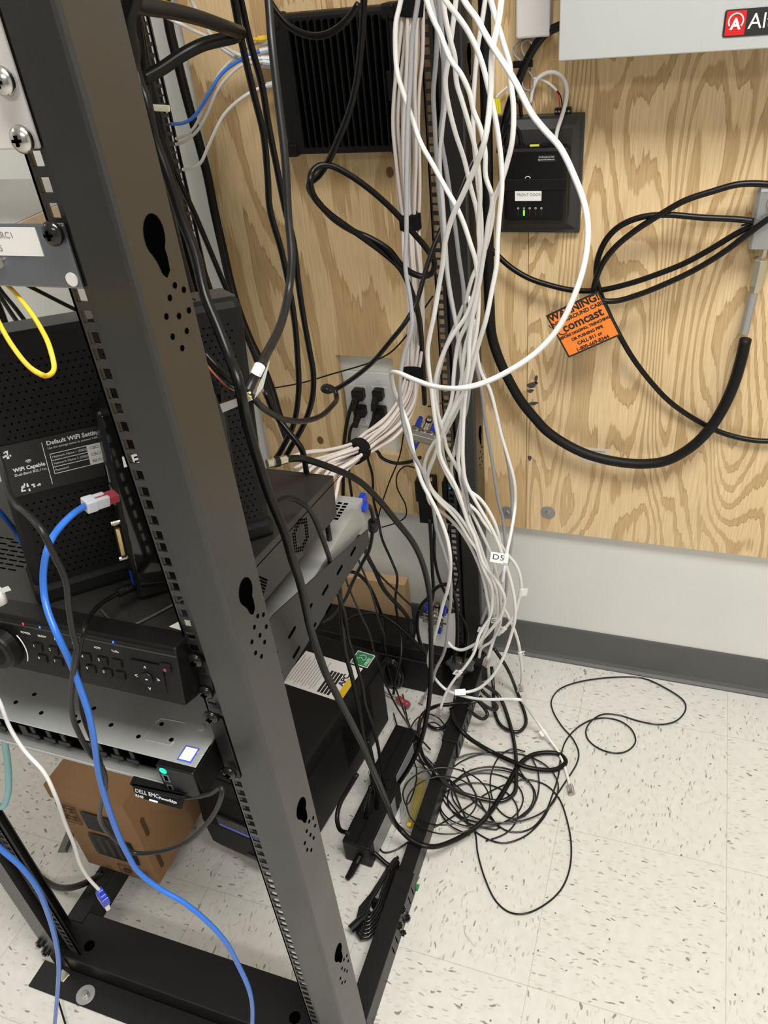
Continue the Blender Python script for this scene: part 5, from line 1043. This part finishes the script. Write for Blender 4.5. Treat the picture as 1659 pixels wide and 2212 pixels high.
a = atz(818, 1952, .02); b = MB(); b.box(-.004, .004, -.013, .013, .0, .029); bmesh.ops.transform(b.bm, matrix=Matrix.Translation(Vector((a.x, a.y, 0))-Vector(CR.location)) @ Matrix.Rotation(math.atan2(ax.y, ax.x), 4, 'Z'), verts=b.bm.verts); b.build('tie', M['velcro'], CR)
a = atz(757, 2008, .024); b_ = atz(800, 1968, .028); MB().tube([a-Vector(CR.location), a*.6+b_*.4-Vector(CR.location), b_-Vector(CR.location)], [.0075, .0075, .004], 10).build('socket_end', M['black'], CR)
# clear bag with yellow ties
bg = [atz(x, y, .004) for x, y in ((888, 1655), (935, 1668), (940, 1700), (912, 1798), (893, 1806), (868, 1790), (862, 1730))]
t = thing('parts_bag', 'clear plastic bag of yellow cable ties lying by the rail', 'bag of cable ties', (bg[0].x, bg[0].y, .001))
MB().prism([p-Vector(t.location) for p in bg], (0, 0, .006)).build('bag_film', mat('clear_film', (.9, .9, .9), .08, trans=.95), t, bevel=.002)
b = MB(); 
for k in range(7): p0 = atz(903+k*3, 1680+k, .006); p1 = atz(880+k*3.5, 1785+k*2, .006); b.tube([p0-Vector(t.location), p1-Vector(t.location)], .0016, 6)
b.build('yellow_tie', mat('dull_yellow_nylon', (.62, .48, .05), .45), t)
p = atz(884, 1783, .008)-Vector(t.location); MB().box(p.x-.004, p.x+.004, p.y-.004, p.y+.004, p.z, p.z+.004).build('orange_clip', M['yellow'], t)
# red clear screwdriver handle
a, b_ = atz(858, 1508, .02), atz(884, 1524, .018)
t = thing('screwdriver', 'screwdriver with red and clear handle half hidden on the floor', 'screwdriver', a)
MB().tube([(b_-a)*s for s in (0, .1, .3, .5, .55, .8, 1)], [.006, .008, .0075, .008, .0065, .008, .006], 10).build('handle', M['redclear'], t, smooth=True)
MB().tube([(b_-a)*s+Vector((0, 0, .004)) for s in (.05, .5)], .0045, 8).build('red_insert', M['red'], t)
MB().tube([Vector((0, 0, 0)), (a-b_)*1.2+Vector((0, 0, -.006))], .0025, 8).build('shaft', M['chrome'], t)
# pile of adapters and a dark bag at the post foot
for i, (lb_, px, py, zz, s_, a_) in enumerate((
 ('black adapter at the back of the pile by the post foot', 985, 1432, 0, (.05, .07, .075), .3),
 ('black adapter lying left in the pile by the post foot', 955, 1470, 0, (.06, .045, .055), -.4),
 ('black adapter lying right in the pile by the post foot', 1025, 1462, 0, (.045, .05, .085), .8),
 ('flat black adapter behind the coil by the post foot', 915, 1445, 0, (.06, .05, .035), .1))):
    p = atz(px, py, 0); t = thing('power_adapter', lb_, 'power adapter', (p.x, p.y, 0), (0, 0, a_), 'adapters heaped at the post foot')
    MB().box(-s_[0]/2, s_[0]/2, -s_[1]/2, s_[1]/2, .0006, s_[2]).build('case', M['matte' if i % 2 else 'black'], t, bevel=.004)
p = atz(996, 1440, .1); b = MB()
bmesh.ops.create_icosphere(b.bm, subdivisions=3, radius=.024)
for v in b.bm.verts: v.co = Vector((v.co.x*1.3, v.co.y*.8, v.co.z*.8))*(1+.22*math.sin(v.co.x*190+v.co.z*90)*math.cos(v.co.y*150+1.2*v.co.z*60))
o = b.build('plastic_bag', mat('grey_clear_film', (.12, .12, .125), .12, trans=.5), None, smooth=True); o.location = (p.x, p.y, .105); tag(o, 'crumpled translucent plastic bag on the pile by the post foot', 'plastic bag')
# coil of black cable with ferrite rings beside the battery backup
P_ = []; cc_ = atz(848, 1490, 0)
for k in range(5*14):
    a = 2*PI*k/14; P_.append(Vector((cc_.x+.004*math.sin(k*.3)+.024*math.cos(a), cc_.y+.003*(k/14), .048+.044*math.sin(a))))
tag(MB().tube(P_, .0034, 8).build('cable_coil', M['cord'], None, smooth=True, offset=P_[0]), 'upright coil of glossy black cable between the battery backup and the pile', 'cable')
# thin black wire thrown in loops over the open floor
def zs(pts, z=.0022): return [atz(x, y, z+.0016*math.sin(i*1.7)+(.0016 if i % 3 else 0)) for i, (x, y) in enumerate(pts)]
cable('thin_wire', 'thin black wire forming the lowest big loop on the open floor', 'cord', .0017, zs([(960, 1650), (985, 1720), (1010, 1775), (1026, 1800), (1032, 1843), (1048, 1899), (1071, 1947), (1099, 1970), (1131, 1974), (1171, 1958), (1211, 1923), (1230, 1879), (1234, 1827), (1226, 1776), (1207, 1724), (1179, 1696), (1139, 1684), (1099, 1692), (1050, 1716), (1008, 1744), (960, 1775), (905, 1805)]), 'thin wires looped on the floor', minz=True)
Ff = [(905, 1640), (940, 1690), (985, 1750), (1030, 1800), (1083, 1821), (1131, 1808), (1171, 1772), (1191, 1736), (1222, 1688), (1246, 1649), (1250, 1625), (1238, 1597), (1214, 1569), (1195, 1537), (1191, 1514), (1207, 1490), (1246, 1474), (1326, 1463), (1389, 1466), (1437, 1486), (1477, 1514), (1481, 1533), (1461, 1557), (1425, 1565), (1377, 1557), (1338, 1545), (1302, 1543), (1278, 1557), (1266, 1577), (1270, 1597), (1294, 1617), (1330, 1627), (1357, 1621), (1373, 1601), (1365, 1577), (1342, 1559), (1310, 1552), (1278, 1555), (1246, 1573), (1222, 1601), (1211, 1637), (1207, 1672), (1195, 1712), (1175, 1760), (1143, 1792), (1099, 1796), (1060, 1768), (1024, 1708), (1000, 1660)]
cable('thin_wire', 'thin black wire looping out to the right towards the skirting and back', 'cord', .0017, zs(Ff, .0026), 'thin wires looped on the floor')
def loops(label, cx, cy, rx, ry, n, seed, z0=.004, r=.0016, tail=None):
    random.seed(seed); P_ = []; ph = random.random()*6
    for k in range(n*12):
        a = 2*PI*k/12+ph; jx, jy = 14*math.sin(a*.37+seed), 12*math.cos(a*.29+seed*2)
        f = 1+.16*math.sin(a*.43+seed)
        P_.append(atz(cx+jx+rx*f*math.cos(a), cy+jy+ry*f*math.sin(a), z0+.004+.004*math.sin(a*.8+seed)))
    if tail: P_ = [atz(x, y, .01) for x, y in tail]+P_
    cable('thin_wire', label, 'cord', r, P_, 'thin wires looped on the floor', sub=4, sides=6)
loops('thin black wire wound in wide turns right of the side rail', 1070, 1715, 108, 68, 3, 3, tail=[(870, 1500), (885, 1570), (915, 1630)])
loops('thin black wire wound in turns nearest the cord bundle', 1040, 1745, 92, 60, 2, 7)
loops('thin black wire wound over the side rail and the bag of ties', 955, 1725, 82, 60, 2, 11, z0=.058, tail=[(850, 1540), (868, 1600), (900, 1660)])
loops('thin black wire in tight turns left of the side rail', 925, 1600, 34, 48, 2, 17, z0=.02)
loops('thin black wire in long upright turns by the right cord', 1105, 1690, 52, 72, 1, 23)
cable('thin_wire', 'thin black wire curling on the floor beside the front power brick', 'cord', .0017, zs([(905, 1800), (880, 1820), (850, 1838), (828, 1842), (818, 1825), (820, 1795), (832, 1770), (850, 1750)]), 'thin wires looped on the floor')
cable('thin_wire', 'thin black wire arching from the rail over to the big cord', 'cord', .0017, zs([(979, 1642), (1010, 1630), (1045, 1627), (1075, 1632), (1110, 1650), (1140, 1690)], .01), 'thin wires looped on the floor')
for lb_, pts in (('curved pale clipping on the floor, upper one', [(998, 1960), (1000, 1938), (1010, 1928), (1025, 1926)]), ('curved pale clipping on the floor, lower one', [(1002, 2000), (1006, 2018), (1016, 2032), (1025, 2045)])):
    cable('floor_clipping', lb_, 'pale', .0007, zs(pts, .0008), 'pale clippings on the floor', 'clipping')
p = atz(900, 1918, 0); o = MB().box(-.004, .004, -.006, .006, .0003, .003).build('green_scrap', M['green'], None); o.location = p; tag(o, 'tiny green scrap on the floor against the side rail', 'scrap')
